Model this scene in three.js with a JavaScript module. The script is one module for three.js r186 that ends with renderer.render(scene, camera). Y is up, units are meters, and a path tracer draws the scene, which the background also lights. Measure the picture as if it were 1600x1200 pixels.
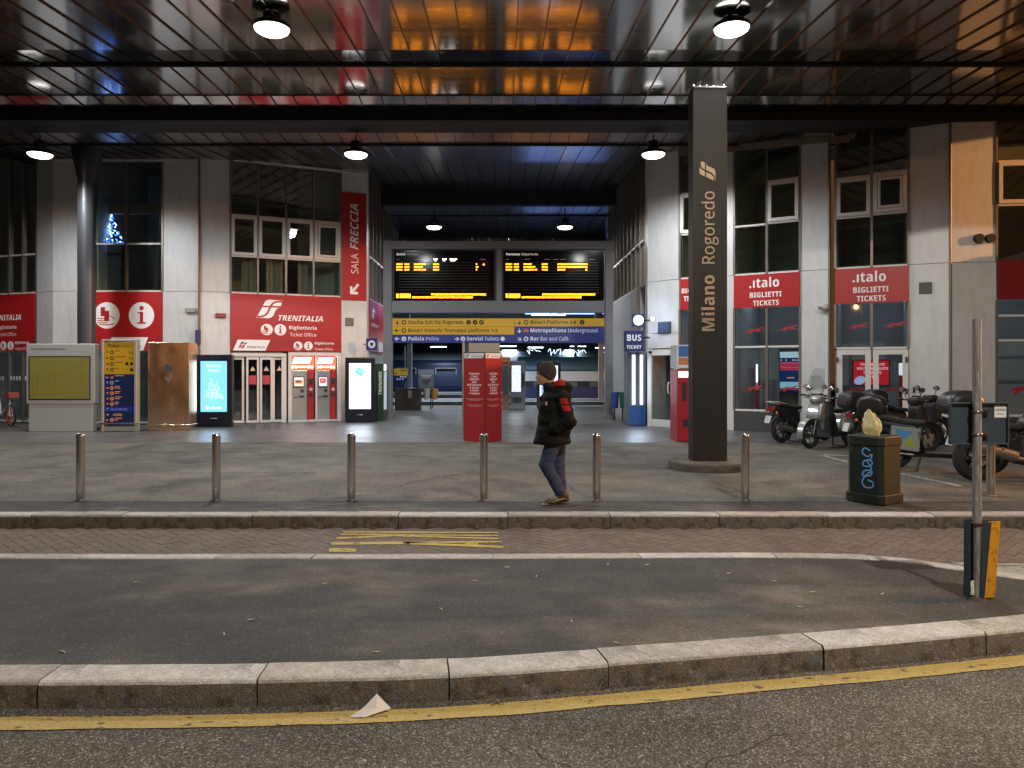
import * as THREE from 'three';
import { RoundedBoxGeometry } from 'three/addons/geometries/RoundedBoxGeometry.js';
import { mergeGeometries, mergeVertices, toCreasedNormals } from 'three/addons/utils/BufferGeometryUtils.js';
import { MarchingCubes } from 'three/addons/objects/MarchingCubes.js';
import { FontLoader } from 'three/addons/loaders/FontLoader.js';
import { TextGeometry } from 'three/addons/geometries/TextGeometry.js';
import { RectAreaLightUniformsLib } from 'three/addons/lights/RectAreaLightUniformsLib.js';

// ---------------------------------------------------------------- camera, sky, exposure
const scene = new THREE.Scene();
const F = 1170, CX = 785, CY = 578, EYE = 1.6;            // lens measured from the photograph (pixels of 1600 x 1200)
const camera = new THREE.PerspectiveCamera(2 * Math.atan(600 / F) * 180 / Math.PI, 4 / 3, 0.1, 400);
camera.position.set(0, EYE, 0);
camera.setViewOffset(1600, 1200, 800 - CX, 600 - CY, 1600, 1200);
const renderer = new THREE.WebGLRenderer({ antialias: true });
renderer.setSize(1024, 768);
renderer.toneMapping = THREE.LinearToneMapping;
renderer.toneMappingExposure = 0.87;
renderer.shadowMap.enabled = true;
RectAreaLightUniformsLib.init();
{ // night sky over a city: even, very dark, a little warm haze near the horizon all round
  const w = 64, h = 32, d = new Float32Array(w * h * 4);
  for (let j = 0; j < h; j++) for (let i = 0; i < w; i++) {
    const k = (j * w + i) * 4;
    d[k] = 0.010; d[k + 1] = 0.0105; d[k + 2] = 0.0125; d[k + 3] = 1;
  }
  const t = new THREE.DataTexture(d, w, h, THREE.RGBAFormat, THREE.FloatType);
  t.mapping = THREE.EquirectangularReflectionMapping; t.magFilter = THREE.LinearFilter; t.minFilter = THREE.LinearFilter; t.needsUpdate = true;
  scene.background = t; scene.environment = t;
}
const moon = new THREE.DirectionalLight(new THREE.Color(0.75, 0.82, 1), 0.02);
moon.position.set(-30, 60, 40); moon.castShadow = true;
moon.shadow.camera.left = -30; moon.shadow.camera.right = 30; moon.shadow.camera.top = 30; moon.shadow.camera.bottom = -30; moon.shadow.camera.far = 200;
scene.add(moon);

// ---------------------------------------------------------------- helpers
let seed = 20231;
const rnd = () => { seed = (seed * 1664525 + 1013904223) >>> 0; return seed / 4294967296; };
const rr = (a, b) => a + (b - a) * rnd();
const X = (px, d) => (px - CX) / F * d;                  // metres right of the lens axis of something d metres away
const Y = (py, d) => EYE + (CY - py) / F * d;
const lin = (r, g, b) => new THREE.Color().setRGB(r, g, b);
const taken = {};
const numbered = (n) => { const k = taken[n] = (taken[n] ?? -1) + 1; return k ? n + '_' + String(k).padStart(3, '0') : n; };
function tag(o, label, category, group, kind) {
  if (label) o.userData.label = label;
  if (category) o.userData.category = category;
  if (group) o.userData.group = group;
  if (kind) o.userData.kind = kind;
  return o;
}
function thing(name, label, category, pos = [0, 0, 0], turn = 0, group) {
  const o = new THREE.Group(); o.name = numbered(name); scene.add(o);
  o.position.set(...pos); o.rotation.y = turn;
  return tag(o, label, category, group);
}
function mesh(name, geo, mat, parent = scene, pos = [0, 0, 0], rot = [0, 0, 0]) {
  const m = new THREE.Mesh(geo, mat); m.name = parent === scene ? numbered(name) : name;
  m.position.set(...pos); m.rotation.set(...rot); m.castShadow = m.receiveShadow = true; parent.add(m); return m;
}
function structure(name, geo, mat, pos, rot) { const m = mesh(name, geo, mat, scene, pos, rot); m.userData.kind = 'structure'; return m; }
function dup(o, pos, turn, label, group) {
  const c = o.clone(); c.name = numbered(o.name.replace(/_\d{3}$/, '')); scene.add(c); c.position.set(...pos); c.rotation.y = turn;
  c.userData = { ...o.userData }; if (label) c.userData.label = label; if (group) c.userData.group = group;
  return c;
}
const tr = (g, x = 0, y = 0, z = 0, rx = 0, ry = 0, rz = 0) => { const m = new THREE.Matrix4().makeRotationFromEuler(new THREE.Euler(rx, ry, rz)); m.setPosition(x, y, z); return g.applyMatrix4(m); };
function box(w, h, d) { // box with uv in metres
  const g = new THREE.BoxGeometry(w, h, d), uv = g.attributes.uv, s = [[d, h], [d, h], [w, d], [w, d], [w, h], [w, h]];
  for (let i = 0; i < 24; i++) { const f = s[i >> 2]; uv.setXY(i, uv.getX(i) * f[0], uv.getY(i) * f[1]); }
  return g;
}
const rbox = (w, h, d, r = 0.01, seg = 2) => new RoundedBoxGeometry(w, h, d, seg, Math.min(r, w / 2.01, h / 2.01, d / 2.01));
const cyl = (r0, r1, h, n = 24, open = false) => new THREE.CylinderGeometry(r0, r1, h, n, 1, open);
const bar = (a, b, r, n = 8) => { // straight round bar from a to b
  const A = new THREE.Vector3(...a), B = new THREE.Vector3(...b), v = B.clone().sub(A), g = new THREE.CylinderGeometry(r, r, v.length(), n);
  const q = new THREE.Quaternion().setFromUnitVectors(new THREE.Vector3(0, 1, 0), v.normalize());
  return g.applyMatrix4(new THREE.Matrix4().compose(A.add(B).multiplyScalar(0.5), q, new THREE.Vector3(1, 1, 1)));
};
const tube = (pts, r, seg = 24, n = 8, closed = false) => new THREE.TubeGeometry(new THREE.CatmullRomCurve3(pts.map(p => new THREE.Vector3(...p)), closed), seg, r, n, closed);
const merge = (gs) => mergeGeometries(gs.map(g => { const q = g.index ? g.toNonIndexed() : g; for (const k of Object.keys(q.attributes)) if (!['position', 'normal', 'uv'].includes(k)) q.deleteAttribute(k); if (!q.attributes.uv) q.setAttribute('uv', new THREE.BufferAttribute(new Float32Array(q.attributes.position.count * 2), 2)); return q; }));
const shapeOf = (pts) => new THREE.Shape(pts.map(p => new THREE.Vector2(p[0], p[1])));
const splineShape = (pts, n = 60) => { const c = new THREE.CatmullRomCurve3(pts.map(p => new THREE.Vector3(p[0], p[1], 0)), true, 'centripetal'); return new THREE.Shape(c.getPoints(n).map(p => new THREE.Vector2(p.x, p.y))); };
const extr = (shape, depth, bevel = 0.008, seg = 2) => { const g = new THREE.ExtrudeGeometry(shape, { depth: Math.max(0.001, depth - 2 * bevel), bevelEnabled: bevel > 0, bevelSize: bevel, bevelThickness: bevel, bevelOffset: -bevel, bevelSegments: seg, curveSegments: 16 }); g.translate(0, 0, -depth / 2 + bevel); return g; };

// value noise
const PERM = new Float32Array(65536); for (let i = 0; i < 65536; i++) PERM[i] = rnd();
const hash2 = (x, y) => PERM[(((x * 73) ^ (y * 19349)) + x * 7 + y * 131) & 65535];
function vn(x, y) {
  const xi = Math.floor(x), yi = Math.floor(y), fx = x - xi, fy = y - yi, u = fx * fx * (3 - 2 * fx), v = fy * fy * (3 - 2 * fy);
  const a = hash2(xi, yi), b = hash2(xi + 1, yi), c = hash2(xi, yi + 1), d = hash2(xi + 1, yi + 1);
  return a + (b - a) * u + (c - a) * v + (a - b - c + d) * u * v;
}
const fbm = (x, y, o = 4) => { let s = 0, a = 0.5, t = 0; for (let i = 0; i < o; i++) { s += a * vn(x, y); t += a; x = x * 2.03 + 17.1; y = y * 2.03 + 9.7; a *= 0.5; } return s / t; };
function dataTex(w, h, fn, srgb = true) { // fn(x, y) -> [r, g, b] 0..1 (display values for colour)
  const d = new Uint8Array(w * h * 4);
  for (let j = 0; j < h; j++) for (let i = 0; i < w; i++) { const c = fn(i, j), k = (j * w + i) * 4; d[k] = Math.max(0, Math.min(255, c[0] * 255)); d[k + 1] = Math.max(0, Math.min(255, c[1] * 255)); d[k + 2] = Math.max(0, Math.min(255, c[2] * 255)); d[k + 3] = 255; }
  const t = new THREE.DataTexture(d, w, h); t.wrapS = t.wrapT = THREE.RepeatWrapping; t.magFilter = THREE.LinearFilter; t.minFilter = THREE.LinearMipmapLinearFilter; t.generateMipmaps = true;
  if (srgb) t.colorSpace = THREE.SRGBColorSpace; t.needsUpdate = true; return t;
}
function canvasTex(w, h, draw) {
  const c = document.createElement('canvas'); c.width = w; c.height = h; const g = c.getContext('2d'); draw(g, w, h);
  const t = new THREE.CanvasTexture(c); t.colorSpace = THREE.SRGBColorSpace; t.anisotropy = 8; return t;
}
const std = (color, roughness = 0.6, metalness = 0, more = {}) => new THREE.MeshStandardMaterial({ color: color.isColor ? color : new THREE.Color(color), roughness, metalness, ...more });
const printed = (tex, roughness = 0.45) => new THREE.MeshStandardMaterial({ map: tex, roughness });
const lit = (tex, k, tint = lin(1, 1, 1)) => new THREE.MeshStandardMaterial({ color: 0x050505, roughness: 0.25, emissive: tint, emissiveMap: tex, emissiveIntensity: k });
const glow = (c, k) => new THREE.MeshStandardMaterial({ color: 0x222222, emissive: c, emissiveIntensity: k, roughness: 0.5 });
// a face with a print: thin box whose front carries the texture (uv 0..1), sides plain
const slab = (w, h, d) => { const g = new THREE.BoxGeometry(w, h, d); return g; };
function board(name, w, h, d, front, side, parent, pos, rot) { return mesh(name, slab(w, h, d), [side, side, side, side, front, side], parent, pos, rot); }
// a straight run of facade from A to B (metres right of the axis, metres away), seen from the street
function facet(ax, ad, bx, bd) {
  const dx = bx - ax, dz = -(bd - ad), len = Math.hypot(dx, dz), th = Math.atan2(-dz, dx), ux = dx / len, uz = dz / len, nx = Math.sin(th), nz = Math.cos(th);
  return { len, th, s: (px) => { const u = (px - CX) / F, s = (u * ad - ax) / (ux + u * uz); return s; },
    depth: (s) => ad - uz * s, pos: (s, y, o = 0) => [ax + ux * s + nx * o, y, -ad + uz * s + nz * o],
    y: (px, py) => { const u = (px - CX) / F, s = (u * ad - ax) / (ux + u * uz); return Y(py, ad - uz * s); } };
}
// ---------------------------------------------------------------- ground
const flat = (pts, y, name, mat, kind = 'structure') => { // sheet from (x, metres away) points, uv in metres
  const g = new THREE.ShapeGeometry(shapeOf(pts.map(p => [p[0], p[1]]))), p = g.attributes.position, uv = g.attributes.uv;
  for (let i = 0; i < p.count; i++) { const x = p.getX(i), d = p.getY(i); uv.setXY(i, x, d); p.setXYZ(i, x, y, -d); g.attributes.normal.setXYZ(i, 0, 1, 0); }
  const m = mesh(name, g, mat); if (kind) m.userData.kind = kind; return m;
};
const segDist = (x, y, a, b) => { const vx = b[0] - a[0], vy = b[1] - a[1], t = Math.max(0, Math.min(1, ((x - a[0]) * vx + (y - a[1]) * vy) / (vx * vx + vy * vy))); return Math.hypot(x - a[0] - vx * t, y - a[1] - vy * t); };
function crackField(lines, jit, w) { // worn crack lines in metres; 1 on the crack
  const segs = []; for (const l of lines) for (let i = 1; i < l.length; i++) segs.push([l[i - 1], l[i]]);
  return (x, y) => { const jx = x + (fbm(x * 9, y * 9, 2) - 0.5) * jit, jy = y + (fbm(x * 9 + 50, y * 9, 2) - 0.5) * jit; let m = 9; for (const s of segs) { const lo0 = Math.min(s[0][0], s[1][0]) - 0.3, hi0 = Math.max(s[0][0], s[1][0]) + 0.3; if (jx < lo0 || jx > hi0) continue; m = Math.min(m, segDist(jx, jy, s[0], s[1])); } return m < w ? 1 - m / w : 0; };
}
// road in front: coarse old asphalt, stones showing
const roadW = 7, roadH = 3.5;
const roadCrack = crackField([[[0.84, 3.22], [0.95, 3.36], [1.1, 3.43], [1.22, 3.52], [1.38, 3.58]], [[0.12, 3.44], [0.17, 3.36], [0.28, 3.27]], [[0.0, 3.48], [0.05, 3.4]]], 0.07, 0.008);
const roadStone = (i, j) => { const n = PERM[(i * 7919 + j * 104729) & 65535]; return n; };
const roadMap = dataTex(2048, 1024, (i, j) => {
  const x = i / 2048 * roadW - 3.5, y = j / 1024 * roadH + 1.5;
  const ci = Math.floor(i / 1.9 + vn(i * 0.21, j * 0.21) * 1.2), cj = Math.floor(j / 1.9 + vn(i * 0.23 + 40, j * 0.19) * 1.2), n = roadStone(ci, cj), n2 = roadStone(ci + 311, cj + 77);
  const patch = fbm(x * 1.3, y * 2.2, 4), fine = PERM[(i * 31 + j * 3571) & 65535];
  let v = 0.31 + 0.10 * (patch - 0.5) * 1.5 + 0.09 * (fine - 0.5);
  if (n > 0.92) v += 0.14 + 0.22 * n2; else if (n > 0.7) v += 0.06 + 0.06 * n2; else if (n < 0.36) v -= 0.07 + 0.05 * n2;
  const c = roadCrack(x, y); v *= 1 - 0.8 * c;
  const w = (n2 - 0.5) * 0.03;
  return [v * (1.04 + w), v, v * (0.93 - w)];
});
const roadBump = dataTex(1024, 1024, (i, j) => { const ci = Math.floor(i / 2.4 + vn(i * 0.3, j * 0.3)), cj = Math.floor(j / 2.4 + vn(i * 0.3 + 9, j * 0.3)); const v = 0.35 + 0.65 * roadStone(ci, cj); return [v, v, v]; }, false);
roadBump.repeat.set(1 / 2.6, 1 / 2.6);
roadMap.repeat.set(1 / roadW, 1 / roadH); roadMap.offset.set(0.5, -1.5 / roadH);
const roadMat = new THREE.MeshStandardMaterial({ map: roadMap, bumpMap: roadBump, bumpScale: 0.004, roughness: 0.88 });
const LOW = -0.14;
flat([[-60, -70], [60, -70], [60, 5.3], [-60, 5.3]], LOW - 0.003, 'road', roadMat);

// near kerb line of the traffic island
const kerbCurve = new THREE.CatmullRomCurve3([[-9, 3.9], [-5, 3.83], [-2.58, 3.85], [-1.27, 3.876], [-0.29, 3.94], [0.58, 4.087], [1.86, 4.333], [3.23, 4.634], [4.3, 4.93], [5.2, 5.35]].map(p => new THREE.Vector3(p[0], 0, p[1])));
const atX = (curve, x) => { let a = 0, b = 1; for (let k = 0; k < 40; k++) { const m = (a + b) / 2; if (curve.getPoint(m).x < x) a = m; else b = m; } return curve.getPoint(a); };
const alongX = (curve, x, off) => { const p = atX(curve, x), q = atX(curve, x + 0.05), tx = q.x - p.x, tz = q.z - p.z, l = Math.hypot(tx, tz); return [p.x - tz / l * off, p.z + tx / l * off]; };
const rearCurve = new THREE.CatmullRomCurve3([[-12, 6.5], [-4.2, 6.36], [0, 6.36], [2.4, 6.39], [3.2, 6.3], [3.6, 6.05], [3.95, 5.75], [4.6, 5.5], [5.3, 5.4]].map(p => new THREE.Vector3(p[0], 0, p[1])));
// stones of a kerb as single pieces; the street side is at offset 0
const granite = (tone, warm) => { const t = dataTex(512, 512, (i, j) => { const a = PERM[(Math.floor(i / 2) * 517 + Math.floor(j / 2) * 8123) & 65535], b = fbm(i * 0.02, j * 0.02, 4), c = fbm(i * 0.11 + 5, j * 0.11, 2), e = fbm(i * 0.008 + 90, j * 0.008, 3); const v = tone + (a - 0.5) * 0.24 + (b - 0.5) * 0.14 + (c - 0.5) * 0.12 - (e > 0.6 ? (e - 0.6) * 0.5 : 0); return [v * (1 + warm), v, v * (1 - warm * 1.3)]; }); t.repeat.set(1 / 0.9, 1 / 0.9); return t; };
const graniteMats = [[0.66, 0.012], [0.61, 0.02], [0.70, 0.01], [0.64, 0.03]].map(a => new THREE.MeshStandardMaterial({ map: granite(...a), roughness: 0.82, bumpMap: roadBump, bumpScale: 0.002 }));
// brown crust on the upright faces: mottled, with rusty and blackened patches and bare stone showing through
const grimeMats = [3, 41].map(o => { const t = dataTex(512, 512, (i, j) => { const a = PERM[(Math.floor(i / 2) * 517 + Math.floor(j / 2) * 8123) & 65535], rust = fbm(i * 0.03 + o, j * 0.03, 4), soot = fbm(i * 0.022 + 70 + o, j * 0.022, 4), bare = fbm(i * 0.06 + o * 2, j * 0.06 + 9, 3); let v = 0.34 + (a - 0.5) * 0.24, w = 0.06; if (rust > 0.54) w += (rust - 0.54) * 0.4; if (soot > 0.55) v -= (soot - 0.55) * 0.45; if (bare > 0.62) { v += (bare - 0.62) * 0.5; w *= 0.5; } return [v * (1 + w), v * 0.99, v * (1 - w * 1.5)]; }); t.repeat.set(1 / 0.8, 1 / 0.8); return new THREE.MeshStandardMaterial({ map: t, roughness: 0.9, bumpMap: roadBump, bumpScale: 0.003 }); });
function kerbStone(parent, edge, x0, x1, w, y0, y1, mat) {
  const n = 8, sec = [[0.0, y0], [0.003, y1 - 0.022], [0.008, y1 - 0.008], [0.02, y1], [w - 0.006, y1], [w, y1 - 0.006], [w, y0]], pos = [], uv = [], idx = [];
  const jy = rr(-0.004, 0.003), jo = rr(-0.006, 0.006); let per = [0]; for (let k = 1; k < sec.length; k++) per.push(per[k - 1] + Math.hypot(sec[k][0] - sec[k - 1][0], sec[k][1] - sec[k - 1][1]));
  for (let i = 0; i <= n; i++) { const x = x0 + (x1 - x0) * i / n; sec.forEach((s, k) => { const p = edge(x, s[0] + jo + (k < 4 ? (vn(x * 14, x0 + k) - 0.5) * 0.005 : 0)); pos.push(p[0], s[1] + jy + (k > 0 && k < 5 ? (vn(x * 17, k + x0 * 3) - 0.5) * 0.004 : 0), -p[1]); uv.push(x + x0 * 1.7, per[k]); }); }
  const m = sec.length;
  for (let i = 0; i < n; i++) for (let k = 0; k < m - 1; k++) { const a = i * m + k, b = a + m; idx.push(a, b, a + 1, b, b + 1, a + 1); }
  for (const i of [0, n]) for (let k = 1; k < m - 1; k++) idx.push(i * m, i ? i * m + k + 1 : i * m + k, i ? i * m + k : i * m + k + 1);
  const g = new THREE.BufferGeometry(); g.setAttribute('position', new THREE.Float32BufferAttribute(pos, 3)); g.setAttribute('uv', new THREE.Float32BufferAttribute(uv, 2)); g.setIndex(idx); g.computeVertexNormals();
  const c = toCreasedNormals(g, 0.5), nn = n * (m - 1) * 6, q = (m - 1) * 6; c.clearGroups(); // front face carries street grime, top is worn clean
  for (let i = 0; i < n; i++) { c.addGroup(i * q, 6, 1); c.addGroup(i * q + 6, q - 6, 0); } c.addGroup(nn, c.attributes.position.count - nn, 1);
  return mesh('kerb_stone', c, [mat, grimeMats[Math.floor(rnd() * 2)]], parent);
}
{
  const k = thing('kerb', 'weathered granite kerb of long stones along the front of the traffic island', 'kerb');
  const edge = (x, o) => alongX(kerbCurve, x, o), J = [-7.0, -5.8, -4.7, -3.5, -2.39, -1.27, -0.28, 0.58, 1.86, 2.95, 4.0, 5.0];
  J.forEach((x, i) => { if (i) kerbStone(k, edge, J[i - 1] + 0.004, x - 0.004, 0.225, LOW - 0.05, 0, graniteMats[(i * 5 + 1) % 4]); });
  const r = thing('kerb', 'pale flat granite edging strip between traffic island and brick bus lane', 'kerb');
  const redge = (x, o) => alongX(rearCurve, x, o), K = [-9, -6.3, -5.1, -3.6, -2.45, -1.62, -0.08, 1.18, 2.34, 3.1, 3.75, 4.35, 5.1];
  K.forEach((x, i) => { if (i) kerbStone(r, redge, K[i - 1] + 0.003, x - 0.003, 0.155, LOW - 0.05, 0.004, graniteMats[(i * 3 + 2) % 4]); });
  const f = thing('kerb', 'granite kerb stones along the station forecourt behind the bus lane', 'kerb');
  const fJ = [-60, -16, -8.7, -7.5, -6.2, -5.2, -4.22, -2.76, -1.15, 0.06, 1.19, 2.4, 3.59, 4.77, 6.0, 7.2, 8.5, 16, 60];
  fJ.forEach((x, i) => { if (i) kerbStone(f, (xx, o) => [xx, 8.26 + o], fJ[i - 1] + 0.004, x - 0.004, 0.2, LOW - 0.05, 0, graniteMats[(i * 7 + 3) % 4]); });
}
// island asphalt
const islandMap = dataTex(2048, 640, (i, j) => {
  const x = i / 2048 * 9, y = j / 640 * 2.8, fine = PERM[(i * 37 + j * 4513) & 65535], a = fbm(x * 0.9 + 3, y * 1.6, 5), b = fbm(x * 4, y * 5, 3), ci = Math.floor(i / 2), cj = Math.floor(j / 2), n = roadStone(ci, cj);
  const dust = Math.max(0, a - 0.5) * 2.2; let v = 0.225 + (fine - 0.5) * 0.07 + (n - 0.5) * 0.085 + (b - 0.5) * 0.09 + dust * 0.17 * (0.4 + 1.2 * b);
  if (n > 0.985) v += 0.14; return [v * (1.0 + dust * 0.09), v, v * (0.97 - dust * 0.12)];
});
islandMap.repeat.set(1 / 9, 1 / 2.8); islandMap.offset.set(0.5, -0.38);
const islandMat = new THREE.MeshStandardMaterial({ map: islandMap, bumpMap: roadBump, bumpScale: 0.0015, roughness: 0.85 });
{
  const a = [], b = [];
  for (let x = -8.9; x <= 5.01; x += 0.25) a.push(alongX(kerbCurve, x, 0.222));
  for (let x = 5.0; x >= -8.9; x -= 0.25) b.push(alongX(rearCurve, x, 0.004));
  flat([...a, ...b], -0.006, 'traffic_island', islandMat);
}
// yellow edge line on the road
const paintTex = (r, g, b, worn) => { const t = dataTex(512, 256, (i, j) => { const a = fbm(i * 0.05, j * 0.09, 4), n = roadStone(Math.floor(i / 2), Math.floor(j / 2)), k = (a > worn ? Math.min(1, (a - worn) * 7) : 0) * 0.8 + (n > 0.88 ? 0.35 : 0); const v = 0.9 + (n - 0.5) * 0.18; return [r * v * (1 - k) + 0.25 * k, g * v * (1 - k) + 0.24 * k, b * v * (1 - k) + 0.22 * k]; }); t.repeat.set(0.7, 1.4); return t; };
const yellowPaint = new THREE.MeshStandardMaterial({ map: paintTex(0.78, 0.69, 0.42, 0.69), roughness: 0.75, bumpMap: roadBump, bumpScale: 0.002 });
const wornYellow = new THREE.MeshStandardMaterial({ map: paintTex(0.80, 0.70, 0.36, 0.68), roughness: 0.8 });
const whitePaint = new THREE.MeshStandardMaterial({ map: paintTex(0.66, 0.66, 0.62, 0.6), roughness: 0.75 });
{
  const o = (x) => 0.105 - 0.05 * Math.min(1, Math.max(0, (x + 2.6) / 4)), a = [], b = [];
  for (let x = -7; x <= 4.6; x += 0.15) { const j1 = (vn(x * 6, 1) - 0.5) * 0.014, j2 = (vn(x * 6, 7) - 0.5) * 0.014; a.push(alongX(kerbCurve, x, -o(x) - 0.135 + j1)); b.unshift(alongX(kerbCurve, x, -o(x) + j2)); }
  flat([...a, ...b], LOW + 0.002, 'road_line', yellowPaint);
}
// bus lane of clay bricks in herringbone
{
  const lane = thing('bus_lane', null, null); lane.userData.kind = 'structure';
  const bedMat = std(lin(0.035, 0.03, 0.026), 0.95), bed = flat([[-40, 5.2], [40, 5.2], [40, 8.34], [-40, 8.34]], LOW - 0.012, 'mortar_bed', bedMat, null); lane.add(bed); bed.name = 'mortar_bed';
  const bm = [[0.46, 0.37, 0.32], [0.42, 0.34, 0.30], [0.49, 0.41, 0.36], [0.44, 0.38, 0.34], [0.40, 0.33, 0.30]].map(c => std(lin(c[0] * 0.33, c[1] * 0.315, c[2] * 0.3), 0.85, 0, { bumpMap: roadBump, bumpScale: 0.0015 }));
  const bg = new THREE.BoxGeometry(0.192, 0.03, 0.094), list = [];
  const c45 = Math.SQRT1_2;
  for (let ix = -130; ix < 130; ix++) for (let iy = -130; iy < 130; iy++) {
    const m = ((ix - iy) % 4 + 4) % 4; if (m !== 0 && m !== 3) continue;
    const u = (m === 0 ? ix + 1 : ix + 0.5) * 0.1, v = (m === 0 ? iy + 0.5 : iy + 1) * 0.1, x = (u - v) * c45, d = 7.3 + (u + v) * c45;
    if (d < 6.05 || d > 8.2 || Math.abs(x) > 8) continue;
    const rx = atX(rearCurve, Math.max(-11, Math.min(5.2, x))).z + 0.2; if (x < 5.2 && d < rx + 0.06) continue; if (x >= 5.2 && d < 5.6) continue;
    list.push([x, d, m === 0 ? -Math.PI / 4 * -1 : Math.PI / 4 + Math.PI / 2]);
  }
  const near = list.filter(p => Math.abs(p[0]) < 5).sort((p, q) => p[1] - q[1]), single = new Set(near.slice(0, 300)), rest = list.filter(p => !single.has(p));
  const put = (p) => [p[0], LOW - 0.012 + rr(-0.002, 0.001), -p[1]];
  for (const p of single) mesh('paving_brick', bg, bm[Math.floor(rnd() * 5)], lane, put(p), [0, p[2], 0]);
  bm.forEach((mat, q) => {});
  const im = new THREE.InstancedMesh(bg, std(lin(1, 1, 1), 0.85, 0, { bumpMap: roadBump, bumpScale: 0.0015 }), rest.length), M4 = new THREE.Matrix4(), cc = new THREE.Color();
  rest.forEach((p, i) => { M4.makeRotationY(p[2]); M4.setPosition(...put(p)); im.setMatrixAt(i, M4); im.setColorAt(i, cc.copy(bm[Math.floor(rnd() * 5)].color)); });
  im.name = 'paving_bricks'; im.userData.kind = 'stuff'; lane.add(im);
  // painted letters left over on the lane, and the white wedge beside the island
  const paint = (pts, mat, name = 'lane_marking') => { const m = flat(pts, LOW + 0.0075, name, mat, null); lane.add(m); m.name = name; };
  const q = (px, py) => { const d = F * (EYE - LOW - 0.0075) / (py - CY); return [X(px, d), d]; };
  const stroke = (a, b, t0, t1 = t0) => paint([q(a[0], a[1] - t0), q(b[0], b[1] - t1), q(b[0], b[1] + t1), q(a[0], a[1] + t0)], wornYellow);
  stroke([536, 831], [778, 832.2], 1.0); stroke([532, 834.6], [778, 836.8], 1.0, 0.9); stroke([526, 841], [618, 836.6], 1.3, 1.1); stroke([618, 837], [781, 841.6], 1.1);
  stroke([518, 849.2], [640, 848], 1.9, 2.2); stroke([636, 848.4], [786, 854.6], 2.0, 1.5); stroke([630, 847.6], [784, 846.4], 1.2); stroke([727, 850], [747, 850], 2.5); stroke([514, 859.4], [556, 859.2], 2.8);
  paint([q(1480, 878), q(1640, 881), q(1640, 884), q(1500, 883)], whitePaint); paint([q(1515, 886), q(1640, 883.5), q(1660, 905), q(1590, 899)], whitePaint);
}
// forecourt: worn tan asphalt, with a darker relaid strip behind the kerb
const plazaCrack = crackField([[[-1.65, 9.9], [-1.3, 10.6], [-0.8, 11.4], [-0.4, 11.9]], [[-2.6, 9.2], [-1.9, 9.5], [-1.4, 9.9]], [[-0.6, 11.6], [0.4, 11.5], [1.3, 11.8]], [[0.95, 10.0], [0.85, 10.5]], [[-8, 11.8], [-5, 11.6], [-3, 11.75]], [[3.2, 9.6], [3.0, 10.8]], [[-6, 13.6], [-2, 13.9], [2, 13.7]]], 0.12, 0.022);
const plazaMap = dataTex(2048, 640, (i, j) => {
  const x = i / 2048 * 32 - 16, y = j / 640 * 9 + 8.2, fine = PERM[(i * 41 + j * 2917) & 65535], a = fbm(x * 0.5, y * 0.5, 5), b = fbm(x * 2.6, y * 2.6, 5), c = fbm(x * 1.3 + 33, y * 1.3 + 11, 4);
  let v = 0.345 + (fine - 0.5) * 0.13 + (a - 0.5) * 0.09 + (b - 0.5) * 0.17; if (c > 0.62) v -= (c - 0.62) * 0.5;
  const n = roadStone(i, j); if (n > 0.985) v -= 0.12; v += (roadStone(i >> 1, j >> 1) - 0.5) * 0.06;
  v *= 1 - 0.65 * plazaCrack(x, y);
  return [v * 1.035, v * 0.99, v * 0.885];
});
plazaMap.repeat.set(1 / 32, 1 / 9); plazaMap.offset.set(0.5, -8.2 / 9);
const plazaMat = new THREE.MeshStandardMaterial({ map: plazaMap, bumpMap: roadBump, bumpScale: 0.002, roughness: 0.8 });
flat([[-60, 9.12], [60, 9.12], [60, 16.9], [-60, 16.4]], -0.004, 'forecourt', plazaMat);
flat([[-60, 8.45], [60, 8.45], [60, 9.13], [-60, 9.13]], -0.008, 'pavement_strip', islandMat);
// station paving: smooth dark stone slabs
const slabMap = dataTex(1024, 1024, (i, j) => { const x = i / 1024 * 6, y = j / 1024 * 6, f = PERM[(i * 41 + j * 2917) & 65535], a = fbm(x * 1.1, y * 1.1, 5), b = fbm(x * 5, y * 5, 3); const v = 0.37 + (f - 0.5) * 0.04 + (a - 0.5) * 0.10 + (b - 0.5) * 0.05; return [v, v * 0.985, v * 0.975]; }); slabMap.repeat.set(1 / 6, 1 / 6);
const slabRough = dataTex(512, 512, (i, j) => { const a = fbm(i * 0.02, j * 0.02, 5), b = fbm(i * 0.1, j * 0.1, 2), v = 0.4 + (a - 0.5) * 0.16 + (b - 0.5) * 0.04; return [v, v, v]; }, false); slabRough.repeat.set(0.25, 0.25);
const slabMat = new THREE.MeshStandardMaterial({ map: slabMap, roughness: 1, roughnessMap: slabRough });
{
  const fl = thing('station_paving', null, null); fl.userData.kind = 'structure';
  const bed = flat([[-60, 16.3], [60, 16.3], [60, 33.2], [-60, 33.2]], -0.012, 'joint_bed', std(lin(0.03, 0.03, 0.03), 0.9), null); fl.add(bed); bed.name = 'joint_bed';
  // slabs 2.4 x 1.2 m laid in courses
  let row = 0; const g1 = box(2.392, 0.02, 1.192);
  { const p = g1.attributes.position, uv = g1.attributes.uv; }
  for (let d = 16.5; d < 33; d += 1.2, row++) for (let x = -16 - (row % 2) * 1.2; x < 16; x += 2.4) {
    const m = mesh('paving_slab', g1, slabMat, fl, [x, -0.01 + rr(-0.0012, 0.0012), -d - 0.6], [0, rnd() < 0.5 ? Math.PI : 0, 0]);
  }
}
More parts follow.
